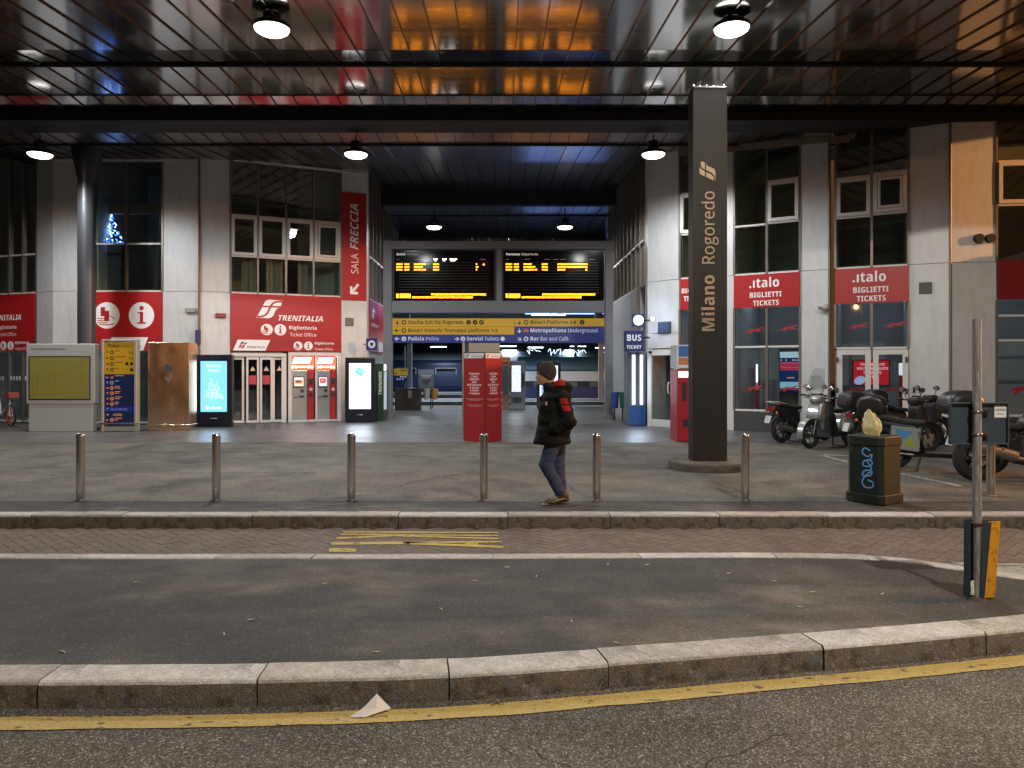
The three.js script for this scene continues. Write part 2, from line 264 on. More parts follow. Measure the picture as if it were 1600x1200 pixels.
// parking bay lines
{
  const q = (px, py) => { const d = F * EYE / (py - CY); return [X(px, d), d]; };
  flat([q(1278, 711), q(1290, 711.5), q(1332, 722), q(1322, 722.5)], 0.001, 'parking_line', whitePaint);
  flat([q(1288, 709.5), q(1340, 712), q(1340, 713.5), q(1286, 711.6)], 0.0015, 'parking_line', whitePaint);
  flat([q(1405, 740), q(1412, 739.5), q(1505, 759), q(1497, 760)], 0.001, 'parking_line', whitePaint);
}
// ---------------------------------------------------------------- canopy: bays of polished metal sheets between thin ribs
const sheetRough = dataTex(512, 512, (i, j) => { const v = 0.05 + 0.11 * fbm(i * 0.012, j * 0.03, 5) + 0.02 * PERM[(i + j * 517) & 65535]; return [v, v, v]; }, false); sheetRough.repeat.set(0.8, 0.8);
const sheetMats = [0.38, 0.36, 0.40].map(v => new THREE.MeshStandardMaterial({ color: lin(v, v, v * 1.02), metalness: 1, roughness: 1, roughnessMap: sheetRough })), dullMats = [0.38, 0.36, 0.40].map(v => new THREE.MeshStandardMaterial({ color: lin(v, v, v * 1.02), metalness: 1, roughness: 0.28 }));
const ribMat = std(lin(0.10, 0.075, 0.06), 0.2, 1), beamMat = std(lin(0.009, 0.009, 0.01), 0.7), deckMat = std(lin(0.12, 0.12, 0.12), 0.8);
const PITCH = 0.485;
function canopyBay(label, prof, x0, x1, beamAt, beamBottom, gaps, mats = sheetMats) {
  const t = thing('canopy_bay', label, 'canopy', [0, 0, 0], 0, 'bays of the forecourt canopy');
  const k0 = Math.round(x0 / PITCH), k1 = Math.round(x1 / PITCH);
  for (let f = 1; f < prof.length; f++) {
    const [da, ya] = prof[f - 1], [db, yb] = prof[f], len = Math.hypot(db - da, yb - ya), a = Math.atan2(yb - ya, db - da);
    const g = box(PITCH - 0.004, 0.004, len - (gaps.includes(f) ? 0.05 : 0.004));
    for (let k = k0; k < k1; k++) {
      const m = mesh('ceiling_panel', g, mats[Math.floor(rnd() * 3)], t, [(k + 1) * PITCH, (ya + yb) / 2, -(da + db) / 2], [a + rr(-0.003, 0.003), 0, rr(-0.005, 0.005)]);
    }
  }
  for (let k = k0; k <= k1; k++) { // rib: slim bar following the folds
    const gs = []; for (let f = 1; f < prof.length; f++) { const [da, ya] = prof[f - 1], [db, yb] = prof[f]; const a = Math.atan2(yb - ya, db - da), b = new THREE.BoxGeometry(0.017, 0.024, Math.hypot(db - da, yb - ya) + 0.004); gs.push(tr(b, 0, (ya + yb) / 2 - 0.016, -(da + db) / 2, a, 0, 0)); }
    mesh('rib', merge(gs), ribMat, t, [(k + 0.5) * PITCH, 0, 0]);
  }
  // cross tie at the fold
  const pf = prof[gaps[0]]; mesh('cross_tie', box(x1 - x0, 0.05, 0.045), beamMat, t, [(x0 + x1) / 2, pf[1] - 0.03, -pf[0]]);
  mesh('gutter_beam', box(x1 - x0, 0.62, beamAt[1] - beamAt[0]), beamMat, t, [(x0 + x1) / 2, beamBottom + 0.31, -(beamAt[0] + beamAt[1]) / 2]);
  mesh('roof_deck', box(x1 - x0, 0.12, beamAt[1] - prof[0][0]), deckMat, t, [(x0 + x1) / 2, 8.4, -(beamAt[1] + prof[0][0]) / 2]);
  return t;
}
const bay1 = canopyBay('wide mirror metal canopy bay over the forecourt, in front of first dark beam', [[8.9, 6.99], [13.65, 7.434], [14.62, 7.571], [16.45, 7.62], [17.2, 7.53]], -17.5, 17.5, [17.2, 18.1], 7.33, [2]);
mesh('front_fascia', box(35, 1.5, 0.25), std(lin(0.2, 0.2, 0.2), 0.5), bay1, [0, 7.66, -8.77]);
canopyBay('mirror metal canopy bay between the two dark beams, meeting both station buildings', [[18.1, 7.56], [19.58, 7.508], [23.05, 7.92], [26.1, 8.15], [27, 8.12]], -14.5, 8.7, [27, 27.3], 7.55, [1], dullMats);
canopyBay('mirror metal canopy bay deep in the passage behind the departure boards', [[27.3, 7.56], [29.3, 7.66], [34.6, 7.7]], -4.8, 4.8, [34.6, 34.9], 7.2, [1], dullMats);

// pendant lamps under the canopy
const housingMat = std(lin(0.02, 0.02, 0.022), 0.45, 0.2), bowlMat = glow(lin(1, 0.97, 0.9), 9);
function canopyLamp(x, d, roof, label, power, y = 6.86) {
  const t = thing('canopy_lamp', label, 'lamp', [x, y, -d], 0, 'pendant lamps under the canopy');
  const pts = [[0.0, -0.075], [0.12, -0.072], [0.21, -0.055], [0.262, -0.02], [0.275, 0.02], [0.27, 0.055]].map(p => new THREE.Vector2(...p));
  mesh('diffuser', new THREE.LatheGeometry(pts, 40), bowlMat, t);
  mesh('rim', new THREE.LatheGeometry([[0.284, 0.0], [0.29, 0.0], [0.295, 0.06], [0.26, 0.09], [0.11, 0.12]].map(p => new THREE.Vector2(...p)), 40), housingMat, t);
  mesh('housing', new THREE.LatheGeometry([[0.001, 0.34], [0.1, 0.34], [0.135, 0.31], [0.14, 0.16], [0.11, 0.12], [0.001, 0.12]].map(p => new THREE.Vector2(...p)), 28), housingMat, t);
  mesh('stem', cyl(0.018, 0.018, Math.max(0.1, roof - y - 0.33), 10), housingMat, t, [0, 0.33 + Math.max(0.1, roof - y - 0.33) / 2, 0]);
  const l = new THREE.SpotLight(lin(0.96, 0.985, 1), power, 0, 1.5, 0.35, 2); l.name = 'lamp_light'; l.position.set(0, -0.09, 0); l.castShadow = true; l.shadow.radius = 11; t.add(l);
  t.updateMatrixWorld(); l.target.position.set(x, 0, -d); l.target.updateMatrixWorld();
  return t;
}
const LP = 104;
canopyLamp(-3.71, 12.05, 7.28, 'lit white pendant lamp under front canopy bay, on the ticket office side', LP, 7.08);
canopyLamp(3.72, 12.15, 7.29, 'lit white pendant lamp hanging almost above the dark station name pillar', LP, 7.13);
canopyLamp(-11.1, 12.05, 7.28, 'lit white pendant lamp under front canopy bay, above the map board side', LP, 7.08);
canopyLamp(-11.3, 18.3, 7.35, 'lit white pendant lamp near the round grey column', LP * 1.1);
canopyLamp(-3.58, 18.3, 7.35, 'lit white pendant lamp beside the red waiting lounge banner', LP * 1.25);
canopyLamp(3.69, 18.3, 7.35, 'lit white pendant lamp above the bus ticket corner', LP);
canopyLamp(-2.52, 27.6, 7.57, 'lit white pendant lamp behind the arrivals board', LP * 0.9);
canopyLamp(2.31, 27.6, 7.57, 'lit white pendant lamp behind the departures board', LP * 0.9);

// round steel column with a flared head
{
  const t = thing('round_column', 'round grey steel column with flared head behind the timetable board', 'column', [-11.16, 0, -20.1]);
  const m = std(lin(0.055, 0.058, 0.065), 0.4, 0.3);
  mesh('shaft', cyl(0.222, 0.222, 6.6, 40), m, t, [0, 3.3, 0]);
  const g = new THREE.CylinderGeometry(0.44, 0.222, 1.0, 40, 6); const p = g.attributes.position; // the head flares and is cut back to a blade on the far side
  for (let i = 0; i < p.count; i++) { const k = (p.getY(i) + 0.5) / 1.0; p.setZ(i, p.getZ(i) * (1 - 0.35 * k)); }
  g.computeVertexNormals(); mesh('head', g, m, t, [0.02, 7.1, 0]);
  mesh('base_ring', cyl(0.27, 0.29, 0.06, 40), m, t, [0, 0.03, 0]);
}
// street lamps behind the photographer
function streetLamp(x, z, h, c, power, label, aim, group, br = 0.13) {
  const t = thing('street_lamp', label, 'street lamp', [x, LOW - 0.02, z], 0, group);
  const m = std(lin(0.08, 0.085, 0.08), 0.5, 0.5);
  mesh('pole', cyl(0.06, 0.1, h, 16), m, t, [0, h / 2, 0]);
  mesh('arm', bar([0, h - 0.05, 0], [aim[0] * 1.2, h + 0.1, aim[1] * 1.2], 0.035), m, t);
  const hx = aim[0] * 1.45, hz = aim[1] * 1.45;
  mesh('head', rbox(0.34, 0.14, 0.34, 0.05), m, t, [hx, h + 0.12, hz]);
  mesh('bulb', new THREE.SphereGeometry(br, 20, 14), glow(c, 30), t, [hx, h, hz]);
  const l = new THREE.PointLight(c, power, 0, 2); l.name = 'street_light'; l.position.set(hx, h - 0.02, hz); l.castShadow = true; l.shadow.radius = 6; t.add(l);
}
streetLamp(4.6, 1.6, 9.2, lin(1, 0.94, 0.81), 350, 'street lamp with warm white bulb standing behind the camera position', [-0.5, -0.86]);
streetLamp(31, -7.6, 8.6, lin(1, 0.43, 0.14), 2600, 'sodium orange street lamp standing down the street beyond the motorcycles', [-0.95, -0.3]);
for (const [x, z, h] of [[-34, 62, 10], [-6, 88, 10], [22, 70, 10], [48, 96, 10]]) streetLamp(x, z, h, lin(1, 0.45, 0.13), 320, 'sodium orange street lamp far across the station square', [0, -1], 'sodium lamps across the square', 0.22);
{ // unseen roof added for its shade; keeps the orange lamp off the lower walls
  const t = thing('added_shade_roof', 'unseen flat roof on steel posts, added to shade the lower walls', 'added shade roof', [18.4, 0, -13.1]);
  mesh('roof', box(10.4, 0.16, 6.2), std(lin(0.1, 0.1, 0.1), 0.7), t, [0, 4.62, 0]);
  for (const [a, b] of [[-5.0, -2.8], [5.0, -2.8], [-5.0, 2.8], [5.0, 2.8]]) mesh('post', cyl(0.07, 0.07, 4.54, 16), std(lin(0.1, 0.1, 0.1), 0.5, 0.4), t, [a, 2.27, b]);
}
// ---------------------------------------------------------------- station buildings
const panelTex = dataTex(1024, 1024, (i, j) => { const a = fbm(i * 0.006, j * 0.0025, 4), b = fbm(i * 0.03, j * 0.012, 3), f = PERM[(i * 41 + j * 2917) & 65535], k = fbm(i * 0.05, j * 0.003 + 40, 3), v = 0.80 - (k > 0.6 ? (k - 0.6) * 0.12 : 0) + (a - 0.5) * 0.06 + (b - 0.5) * 0.05 + (f - 0.5) * 0.03; return [v * 0.99, v * 0.995, v]; }); panelTex.repeat.set(1 / 3.1, 1 / 3.1);
const panelMat = new THREE.MeshStandardMaterial({ map: panelTex, roughness: 0.42, metalness: 0.1 });
const mullMat = std(lin(0.20, 0.17, 0.145), 0.4, 0.5), whiteFrame = std(lin(0.62, 0.60, 0.57), 0.42), darkMetal = std(lin(0.04, 0.04, 0.043), 0.45, 0.4);
const thinGlass = (tint, ior, rough = 0.015) => new THREE.MeshPhysicalMaterial({ color: tint, transmission: 1, thickness: 0, ior, roughness: rough, metalness: 0 });
const upGlass = thinGlass(lin(0.56, 0.63, 0.60), 2.3), lowGlass = thinGlass(lin(0.72, 0.77, 0.77), 1.75), clearGlass = thinGlass(lin(0.9, 0.93, 0.93), 1.5);
const roomUp = std(lin(0.45, 0.44, 0.36), 0.9), roomLow = std(lin(0.36, 0.38, 0.40), 0.8), plinthMat = std(lin(0.05, 0.05, 0.05), 0.7), redVinyl = lin(0.42, 0.018, 0.02);
const WALL_TOP = 8.32;
function pelmet(b, f, s0, s1, y) { onFacet(mesh('blind_box', box(s1 - s0 - 0.16, 0.3, 0.16), std(lin(0.34, 0.28, 0.17), 0.8), b), f, (s0 + s1) / 2, y, -0.7); }
function onFacet(o, f, s, y, out = 0) { o.position.set(...f.pos(s, y, out)); o.rotation.y = f.th; return o; }
function wallPanel(b, f, s0, s1, y0, y1, mat = panelMat, th = 0.16) { const w = s1 - s0 - 0.012; return onFacet(mesh('wall_panel', box(w, y1 - y0 - 0.012, th), mat, b), f, (s0 + s1) / 2, (y0 + y1) / 2, -th / 2); }
function pilaster(b, f, s0, s1, joint, from = 0) { wallPanel(b, f, s0, s1, from, joint); wallPanel(b, f, s0, s1, joint, WALL_TOP); }
function room(b, f, s0, s1, y0, y1, depth, mat) {
  const w = s1 - s0, h = y1 - y0, g = [tr(box(w, h, 0.05), 0, h / 2, -depth), tr(box(0.05, h, depth), -w / 2 + 0.026, h / 2, -depth / 2 - 0.1), tr(box(0.05, h, depth), w / 2 - 0.026, h / 2, -depth / 2 - 0.1), tr(box(w, 0.05, depth), 0, 0.03, -depth / 2 - 0.1), tr(box(w, 0.05, depth), 0, h - 0.03, -depth / 2 - 0.1)];
  return onFacet(mesh('room', merge(g), mat, b), f, (s0 + s1) / 2, y0, 0);
}
// window: columns at s positions, each a list of [y0, y1, kind]; kind p = fixed pane, c = white opening casement, o = casement ajar, x = nothing
function windowBay(b, f, cols, cells, glass, name = 'window') {
  const w = new THREE.Group(); w.name = name; b.add(w); onFacet(w, f, cols[0], 0, 0);
  const s0 = cols[0], ys = cells.flat().flatMap(c => [c[0], c[1]]), lo = Math.min(...ys), hi = Math.max(...ys);
  cols.forEach((s) => mesh('mullion', box(0.055, hi - lo, 0.12), mullMat, w, [s - s0, (lo + hi) / 2, -0.04]));
  cells.forEach((col, i) => {
    const a = cols[i] - s0 + 0.0285, e = cols[i + 1] - s0 - 0.0285, cx = (a + e) / 2, cw = e - a;
    col.forEach(([y0, y1, k], j) => {
      if (k === 'x') return;
      mesh('transom', box(cw - 0.002, 0.05, 0.09), whiteFrame, w, [cx, y0, -0.035]);
      const cy = (y0 + y1) / 2, ch = y1 - y0 - 0.052;
      if (k === 'p') mesh('pane', new THREE.PlaneGeometry(cw, ch), glass, w, [cx, cy, -0.05], [rr(-0.004, 0.004), rr(-0.006, 0.006), 0]);
      else {
        const fr = (fw, fh, t, dd) => merge([tr(box(fw, t, dd), 0, fh / 2 - t / 2), tr(box(fw, t, dd), 0, -fh / 2 + t / 2), tr(box(t, fh - 2 * t, dd), -fw / 2 + t / 2), tr(box(t, fh - 2 * t, dd), fw / 2 - t / 2)]);
        mesh('casement_frame', fr(cw - 0.01, ch, 0.085, 0.1), whiteFrame, w, [cx, cy, 0.0]);
        const g = new THREE.Group(); g.name = 'casement'; w.add(g); g.position.set(cx, cy, 0.0); if (k === 'o') { g.position.z = 0.02; g.rotation.x = 0.1; }
        if (k === 'o') mesh('sash', fr(cw - 0.2, ch - 0.2, 0.06, 0.05), whiteFrame, g, [0, 0, 0.05]);
        mesh('pane', new THREE.PlaneGeometry(cw - 0.18, ch - 0.17), glass, g, [0, 0, k === 'o' ? 0.05 : 0.0], [rr(-0.004, 0.004), rr(-0.006, 0.006), 0]);
      }
    });
  });
  return w;
}
function addedRoomLight(b, f, s, y, c, k) { const g = new THREE.Group(); g.name = 'added_room_glow'; b.add(g); onFacet(g, f, s, y, -1.3); mesh('lit_panel', box(0.9, 0.04, 0.3), glow(c, 0.9), g); const l = new THREE.RectAreaLight(c, k, 0.9, 0.3); l.name = 'added_room_fill'; l.position.y = -0.03; l.rotation.x = -Math.PI / 2; g.add(l); }  // panel and area light put in to brighten the dark ground floor rooms
// a printed board fixed on a facade
function facadeSign(name, f, s0, s1, y0, y1, tex, label, category = 'sign', group, out = 0.03) {
  const side = std(lin(0.25, 0.02, 0.02), 0.5), m = board(name, s1 - s0, y1 - y0, 0.03, printed(tex, 0.38), side, scene);
  onFacet(m, f, (s0 + s1) / 2, (y0 + y1) / 2, out); return tag(m, label, category, group);
}
// --- lettering helpers
const RED = '#a51c1e', WHITE = '#e9e9ea';
function fsMark(g, x, y, h, c, bg, c2) { // slanted double S rail mark
  const P = (a, b) => [x + a * h, y + b * h], poly = (pts) => { g.beginPath(); pts.forEach((p, i) => { const q = P(...p); i ? g.lineTo(...q) : g.moveTo(...q); }); g.closePath(); g.fill(); };
  g.fillStyle = c; g.beginPath(); g.moveTo(...P(0.30, 0.34)); g.lineTo(...P(0.40, 0.13)); g.quadraticCurveTo(...P(0.46, 0.0), ...P(0.62, 0.0)); g.lineTo(...P(1.22, 0.03)); g.lineTo(...P(1.18, 0.08)); g.lineTo(...P(1.12, 0.33)); g.closePath(); g.fill();
  g.beginPath(); g.moveTo(...P(0.28, 0.42)); g.lineTo(...P(1.06, 0.42)); g.quadraticCurveTo(...P(0.92, 0.46), ...P(0.86, 0.62)); g.lineTo(...P(0.8, 0.8)); g.quadraticCurveTo(...P(0.72, 1.0), ...P(0.5, 1.0)); g.lineTo(...P(0.0, 0.98)); g.lineTo(...P(0.06, 0.9)); g.closePath(); g.fillStyle = c2 || c; g.fill();
  g.strokeStyle = bg; g.lineWidth = h * 0.09; g.beginPath(); g.moveTo(...P(1.2, 0.09)); g.bezierCurveTo(...P(0.8, 0.06), ...P(0.72, 0.2), ...P(0.6, 0.5)); g.bezierCurveTo(...P(0.5, 0.8), ...P(0.4, 0.93), ...P(0.05, 0.93)); g.stroke();
}
const txt = (g, s, x, y, size, font = 'bold', fill = WHITE, align = 'left', squash = 1, slant = 0) => { g.save(); g.translate(x, y); g.transform(squash, 0, -slant, 1, 0, 0); g.font = `${font} ${size}px sans-serif`; g.fillStyle = fill; g.textAlign = align; g.textBaseline = 'alphabetic'; g.fillText(s, 0, 0); g.restore(); };
const disc = (g, x, y, r, c) => { g.fillStyle = c; g.beginPath(); g.arc(x, y, r, 0, 7); g.fill(); };
function iSign(g, x, y, r, bg = RED, sx = 1) { g.save(); g.translate(x, y); g.scale(sx, 1); disc(g, 0, 0, r, WHITE); g.fillStyle = bg; disc(g, 0, -r * 0.55, r * 0.17, bg); g.fillRect(-r * 0.13, -r * 0.26, r * 0.26, r * 0.86); g.fillRect(-r * 0.3, -r * 0.26, r * 0.3, r * 0.1); g.fillRect(-r * 0.34, r * 0.52, r * 0.68, r * 0.12); g.restore(); }
function handSign(g, x, y, r, bg = RED, sx = 1) { g.save(); g.translate(x, y); g.scale(sx, 1); disc(g, 0, 0, r, WHITE); g.fillStyle = bg; g.fillRect(-r * 0.48, -r * 0.62, r * 0.34, r * 0.68); g.fillRect(-r * 0.2, -r * 0.34, r * 0.38, r * 0.78); g.strokeStyle = bg; g.lineWidth = r * 0.07; for (let k = 0; k < 3; k++) { g.beginPath(); g.moveTo(-r * 0.74, r * (0.2 + k * 0.16)); g.quadraticCurveTo(-r * 0.4, r * (0.28 + k * 0.16), r * 0.05, r * (0.24 + k * 0.16)); g.stroke(); } g.beginPath(); g.moveTo(-r * 0.6, r * 0.68); g.quadraticCurveTo(r * 0.2, r * 0.78, r * 0.6, r * 0.62); g.moveTo(-r * 0.1, -r * 0.05); g.quadraticCurveTo(r * 0.3, r * 0.02, r * 0.58, r * 0.26); g.stroke(); g.restore(); }
function whiteFlag(g, x, y, w, h) { g.fillStyle = WHITE; g.beginPath(); g.moveTo(x + w * 0.13, y); g.lineTo(x + w, y); g.lineTo(x + w * 0.87, y + h); g.lineTo(x, y + h); g.closePath(); g.fill(); fsMark(g, x + w * 0.13, y + h * 0.2, h * 0.6, '#1d3a48', WHITE, '#a02a2c'); txt(g, 'TRENITALIA', x + w * 0.36, y + h * 0.78, h * 0.27, 'bold italic', '#39505c', 'left', 0.92); }
const ticketTex = canvasTex(1280, 760, (g, w, h) => {
  g.fillStyle = RED; g.fillRect(0, 0, w, h); g.fillStyle = '#962022'; g.fillRect(0, h * 0.80, w, h * 0.13);
  fsMark(g, w * 0.22, h * 0.09, h * 0.33, WHITE, RED); txt(g, 'TRENITALIA', w * 0.405, h * 0.455, h * 0.135, 'bold italic', WHITE, 'left', 0.92);
  handSign(g, w * 0.315, h * 0.62, h * 0.1, RED, 0.9); iSign(g, w * 0.435, h * 0.62, h * 0.1, RED, 0.9);
  txt(g, 'Biglietteria', w * 0.51, h * 0.605, h * 0.085, 'bold', WHITE, 'left', 0.95); txt(g, 'Ticket Office', w * 0.52, h * 0.73, h * 0.085, '', WHITE, 'left', 0.88);
  whiteFlag(g, w * 0.02, h * 0.805, w * 0.325, h * 0.19); handSign(g, w * 0.595, h * 0.90, h * 0.078, RED, 0.88); iSign(g, w * 0.69, h * 0.90, h * 0.078, RED, 0.88);
  txt(g, 'Biglietteria', w * 0.745, h * 0.87, h * 0.058, 'bold'); txt(g, 'Ticket Office', w * 0.745, h * 0.975, h * 0.058, '', WHITE, 'left', 0.92);
});
const pictoTex = canvasTex(768, 640, (g, w, h) => { g.fillStyle = RED; g.fillRect(0, 0, w, h); handSign(g, w * 0.19, h * 0.4, h * 0.225); iSign(g, w * 0.70, h * 0.4, h * 0.225); g.fillStyle = '#962022'; g.fillRect(0, h * 0.79, w, h * 0.14); whiteFlag(g, w * 0.18, h * 0.77, w * 0.62, h * 0.24); });
const loungeTex = canvasTex(256, 1024, (g, w, h) => { g.fillStyle = RED; g.fillRect(0, 0, w, h); g.save(); g.translate(w * 0.66, h * 0.755); g.rotate(-Math.PI / 2); txt(g, 'SALA', 0, 0, 104, '', WHITE, 'left', 0.84); txt(g, 'FRECCIA', 222, 0, 118, 'bold italic', WHITE, 'left', 0.93); g.restore();
  g.save(); g.translate(w * 0.52, h * 0.895); g.strokeStyle = WHITE; g.lineWidth = 26; g.beginPath(); g.moveTo(38, -46); g.lineTo(-30, 34); g.moveTo(-38, -22); g.lineTo(-38, 40); g.moveTo(-50, 40); g.lineTo(34, 40); g.stroke(); g.restore(); });
const italoTex = canvasTex(768, 400, (g, w, h) => { g.fillStyle = '#a81f22'; g.fillRect(0, 0, w, h); txt(g, '.ıtalo', w * 0.47, h * 0.40, h * 0.40, 'bold', WHITE, 'center', 0.92); txt(g, 'BIGLIETTI', w * 0.49, h * 0.70, h * 0.215, 'bold', WHITE, 'center', 0.93); txt(g, 'TICKETS', w * 0.50, h * 0.95, h * 0.215, 'bold', WHITE, 'center', 0.93); });
const italoTex2 = canvasTex(512, 400, (g, w, h) => { g.fillStyle = '#a81f22'; g.fillRect(0, 0, w, h); txt(g, 'BIGLIETTI', w * 0.06, h * 0.46, h * 0.22, 'bold', WHITE, 'left', 0.9); txt(g, 'TICKETS', w * 0.12, h * 0.72, h * 0.22, 'bold', WHITE, 'left', 0.9); });
const shadedRedTex = canvasTex(64, 64, (g) => { g.fillStyle = '#7a1620'; g.fillRect(0, 0, 64, 64); });  // sign red darkened, the shade on this band is in the colour
// running hound sticker
const hound = splineShape([[-0.30, -0.06], [-0.20, -0.03], [-0.12, 0.02], [-0.02, 0.045], [0.08, 0.04], [0.15, 0.075], [0.22, 0.085], [0.225, 0.065], [0.16, 0.035], [0.13, 0.005], [0.20, -0.015], [0.27, -0.005], [0.2, -0.03], [0.09, -0.02], [-0.02, -0.01], [-0.06, -0.055], [-0.14, -0.085], [-0.11, -0.05], [-0.13, -0.015], [-0.2, -0.045]], 90);
const houndGeo = extr(hound, 0.003, 0), houndMat = std(lin(0.36, 0.02, 0.02), 0.5);

// --- building on the ticket office side
const LJ = 3.9, RJ = 4.09;
const lf0 = facet(X(-90, 23.5), 23.5, X(57, 22.3), 22.3), lp = facet(X(57, 22.3), 22.3, X(83, 21.9), 21.9), lf1 = facet(X(83, 21.9), 21.9, X(313, 21.9), 21.9), lf2 = facet(X(313, 21.9), 21.9, X(573, 23.9), 23.9), lt = facet(X(573, 23.9), 23.9, X(573, 23.9), 29.6);
{
  const b = thing('station_building', 'pale panelled station building with red ticket office signs', 'building');
  const S = (f, ...px) => px.map(p => f.s(p));
  pilaster(b, lp, 0, lp.len, LJ); pilaster(b, lf1, 0, lf1.s(148), LJ); pilaster(b, lf1, lf1.s(254), lf1.len, LJ); pilaster(b, lf2, 0, lf2.s(360), LJ); pilaster(b, lf2, lf2.s(533), lf2.len, LJ);
  // far left bay
  { const c = [0, ...S(lf0, -45, -20, 14, 35.5), lf0.len]; room(b, lf0, 0, lf0.len, LJ, WALL_TOP, 3, roomUp);
    windowBay(b, lf0, c, c.slice(1).map(() => [[LJ, 5.05, 'p'], [5.05, WALL_TOP, 'p']]), upGlass);
    room(b, lf0, 0, lf0.len, 0, LJ, 4, roomLow); addedRoomLight(b, lf0, lf0.len - 0.9, 3.78, lin(0.85, 1, 0.95), 14);
    const w = windowBay(b, lf0, c, c.slice(1).map(() => [[0.06, 2.14, 'p']]), lowGlass, 'glazed_front');
    for (let x = 0.1; x < lf0.len; x += 0.115) if ((x * 4.6 | 0) % 4) mesh('safety_dot', new THREE.PlaneGeometry(0.055, 0.13), std(lin(0.7, 0.72, 0.74), 0.6), w, [x, 1.35, -0.02]); }
  // pictogram bay
  { const c = [lf1.s(148), lf1.s(197), lf1.s(254)]; room(b, lf1, c[0], c[2], LJ, WALL_TOP, 3.2, roomUp); pelmet(b, lf1, c[0], c[2], 6.45);
    windowBay(b, lf1, c, [0, 1].map(() => [[LJ, 5.29, 'p'], [5.29, WALL_TOP, 'p']]), upGlass);
    room(b, lf1, c[0], c[2], 0, LJ, 4, roomLow); addedRoomLight(b, lf1, (c[0] + c[2]) / 2, 3.78, lin(0.8, 0.92, 1), 12); windowBay(b, lf1, c, [0, 1].map(() => [[0.06, 2.12, 'p']]), lowGlass, 'glazed_front'); }
  // casement bay
  { const c = S(lf2, 360, 403, 447, 490, 533); room(b, lf2, c[0], c[4], LJ, WALL_TOP, 3, roomUp);
    windowBay(b, lf2, c, [0, 1, 2, 3].map(i => [[LJ, 5.0, 'p'], [5.0, 6.22, i === 3 ? 'o' : 'c'], [6.22, WALL_TOP, 'p']]), upGlass); }
  { const cm = std(lin(0.46, 0.40, 0.29), 0.9), L = lf2.s(360); [[0.55, 0.4], [1.3, 0.5], [2.15, 0.3]].forEach(([x, w]) => { const g = new THREE.PlaneGeometry(w, 1.1, 24, 1), p = g.attributes.position; for (let i = 0; i < p.count; i++) p.setZ(i, 0.035 * Math.sin(p.getX(i) * 42) + 0.02 * Math.sin(p.getX(i) * 17)); g.computeVertexNormals(); onFacet(mesh('curtain', g, cm, b), lf2, L + x, LJ + 0.58, -0.3); }); }
  // side of the passage
  { let s = 0.35; wallPanel(b, lt, 0, 0.35, 0, LJ); wallPanel(b, lt, 0, 0.35, LJ, WALL_TOP); const c = [0.35]; while (s < 4.9) { s += 0.75; c.push(s); }
    windowBay(b, lt, c, c.slice(1).map(() => [[LJ, 5.3, 'p'], [5.3, WALL_TOP, 'p']]), upGlass); wallPanel(b, lt, 0.35, 5.6, 0, LJ, std(lin(0.3, 0.3, 0.3), 0.6)); room(b, lt, 0.35, 5.6, LJ, WALL_TOP, 2.2, roomUp); }
  // ticket office door
  { const s0 = lf2.s(361), s1 = lf2.s(446), w = s1 - s0, d = new THREE.Group(); d.name = 'sliding_door'; b.add(d); onFacet(d, lf2, s0, 0, 0.02);
    room(b, lf2, s0, s1, 0, 2.16, 3.5, roomLow);
    mesh('head_frame', box(w, 0.1, 0.14), whiteFrame, d, [w / 2, 2.05, 0]);
    [0, 0.27, 0.52, 0.76].forEach((k, i) => { const lw = w * 0.235, g = merge([tr(box(0.06, 1.96, 0.05), -lw / 2 + 0.03, 0), tr(box(0.06, 1.96, 0.05), lw / 2 - 0.03, 0), tr(box(lw - 0.12, 0.07, 0.05), 0, -0.945), tr(box(lw - 0.12, 0.07, 0.05), 0, 0.945)]); mesh('door_leaf', g, whiteFrame, d, [w * k + lw / 2, 1.0, i % 3 ? 0.03 : -0.03]); mesh('pane', new THREE.PlaneGeometry(lw - 0.12, 1.82), lowGlass, d, [w * k + lw / 2, 1.0, i % 3 ? 0.03 : -0.03]);
      if (i) { const tri = new THREE.Mesh(new THREE.CircleGeometry(0.09, 3), std(i === 1 ? lin(0.6, 0.5, 0.25) : lin(0.6, 0.45, 0.42), 0.6)); tri.name = 'warning_sticker'; tri.position.set(w * k + lw / 2, 1.62, 0.062); tri.rotation.z = Math.PI / 2; d.add(tri); }
      if (i === 1 || i === 2) mesh('notice', box(0.2, 0.27, 0.004), std(lin(0.45, 0.05, 0.06), 0.6), d, [w * k + lw / 2, 1.3, 0.062]); });
    mesh('end_post', box(0.14, 2.1, 0.12), whiteFrame, d, [w - 0.05, 1.05, -0.02]); }
  // self service niche frame
  { const s0 = lf2.s(450), s1 = lf2.s(532), w = s1 - s0, d = new THREE.Group(); d.name = 'niche'; b.add(d); onFacet(d, lf2, s0, 0, 0);
    const white = std(lin(0.7, 0.7, 0.68), 0.5), g = merge([tr(box(w, 2.16, 0.05), w / 2, 1.08, -1.3), tr(box(0.05, 2.16, 1.25), 0.03, 1.08, -0.68), tr(box(0.05, 2.16, 1.25), w - 0.03, 1.08, -0.68), tr(box(w, 0.05, 1.25), w / 2, 2.14, -0.68), tr(box(w, 0.03, 1.25), w / 2, 0.015, -0.68)]);
    mesh('niche_lining', g, white, d);
    mesh('niche_frame', merge([tr(box(0.1, 2.14, 0.12), 0.05, 1.07), tr(box(0.1, 2.14, 0.12), w - 0.05, 1.07), tr(box(w - 0.2, 0.1, 0.12), w / 2, 2.09), tr(box(0.05, 2.04, 0.1), w * 0.53, 1.02), tr(box(w - 0.2, 0.05, 0.12), w / 2, 0.03)]), whiteFrame, d, [0, 0, 0.02]);
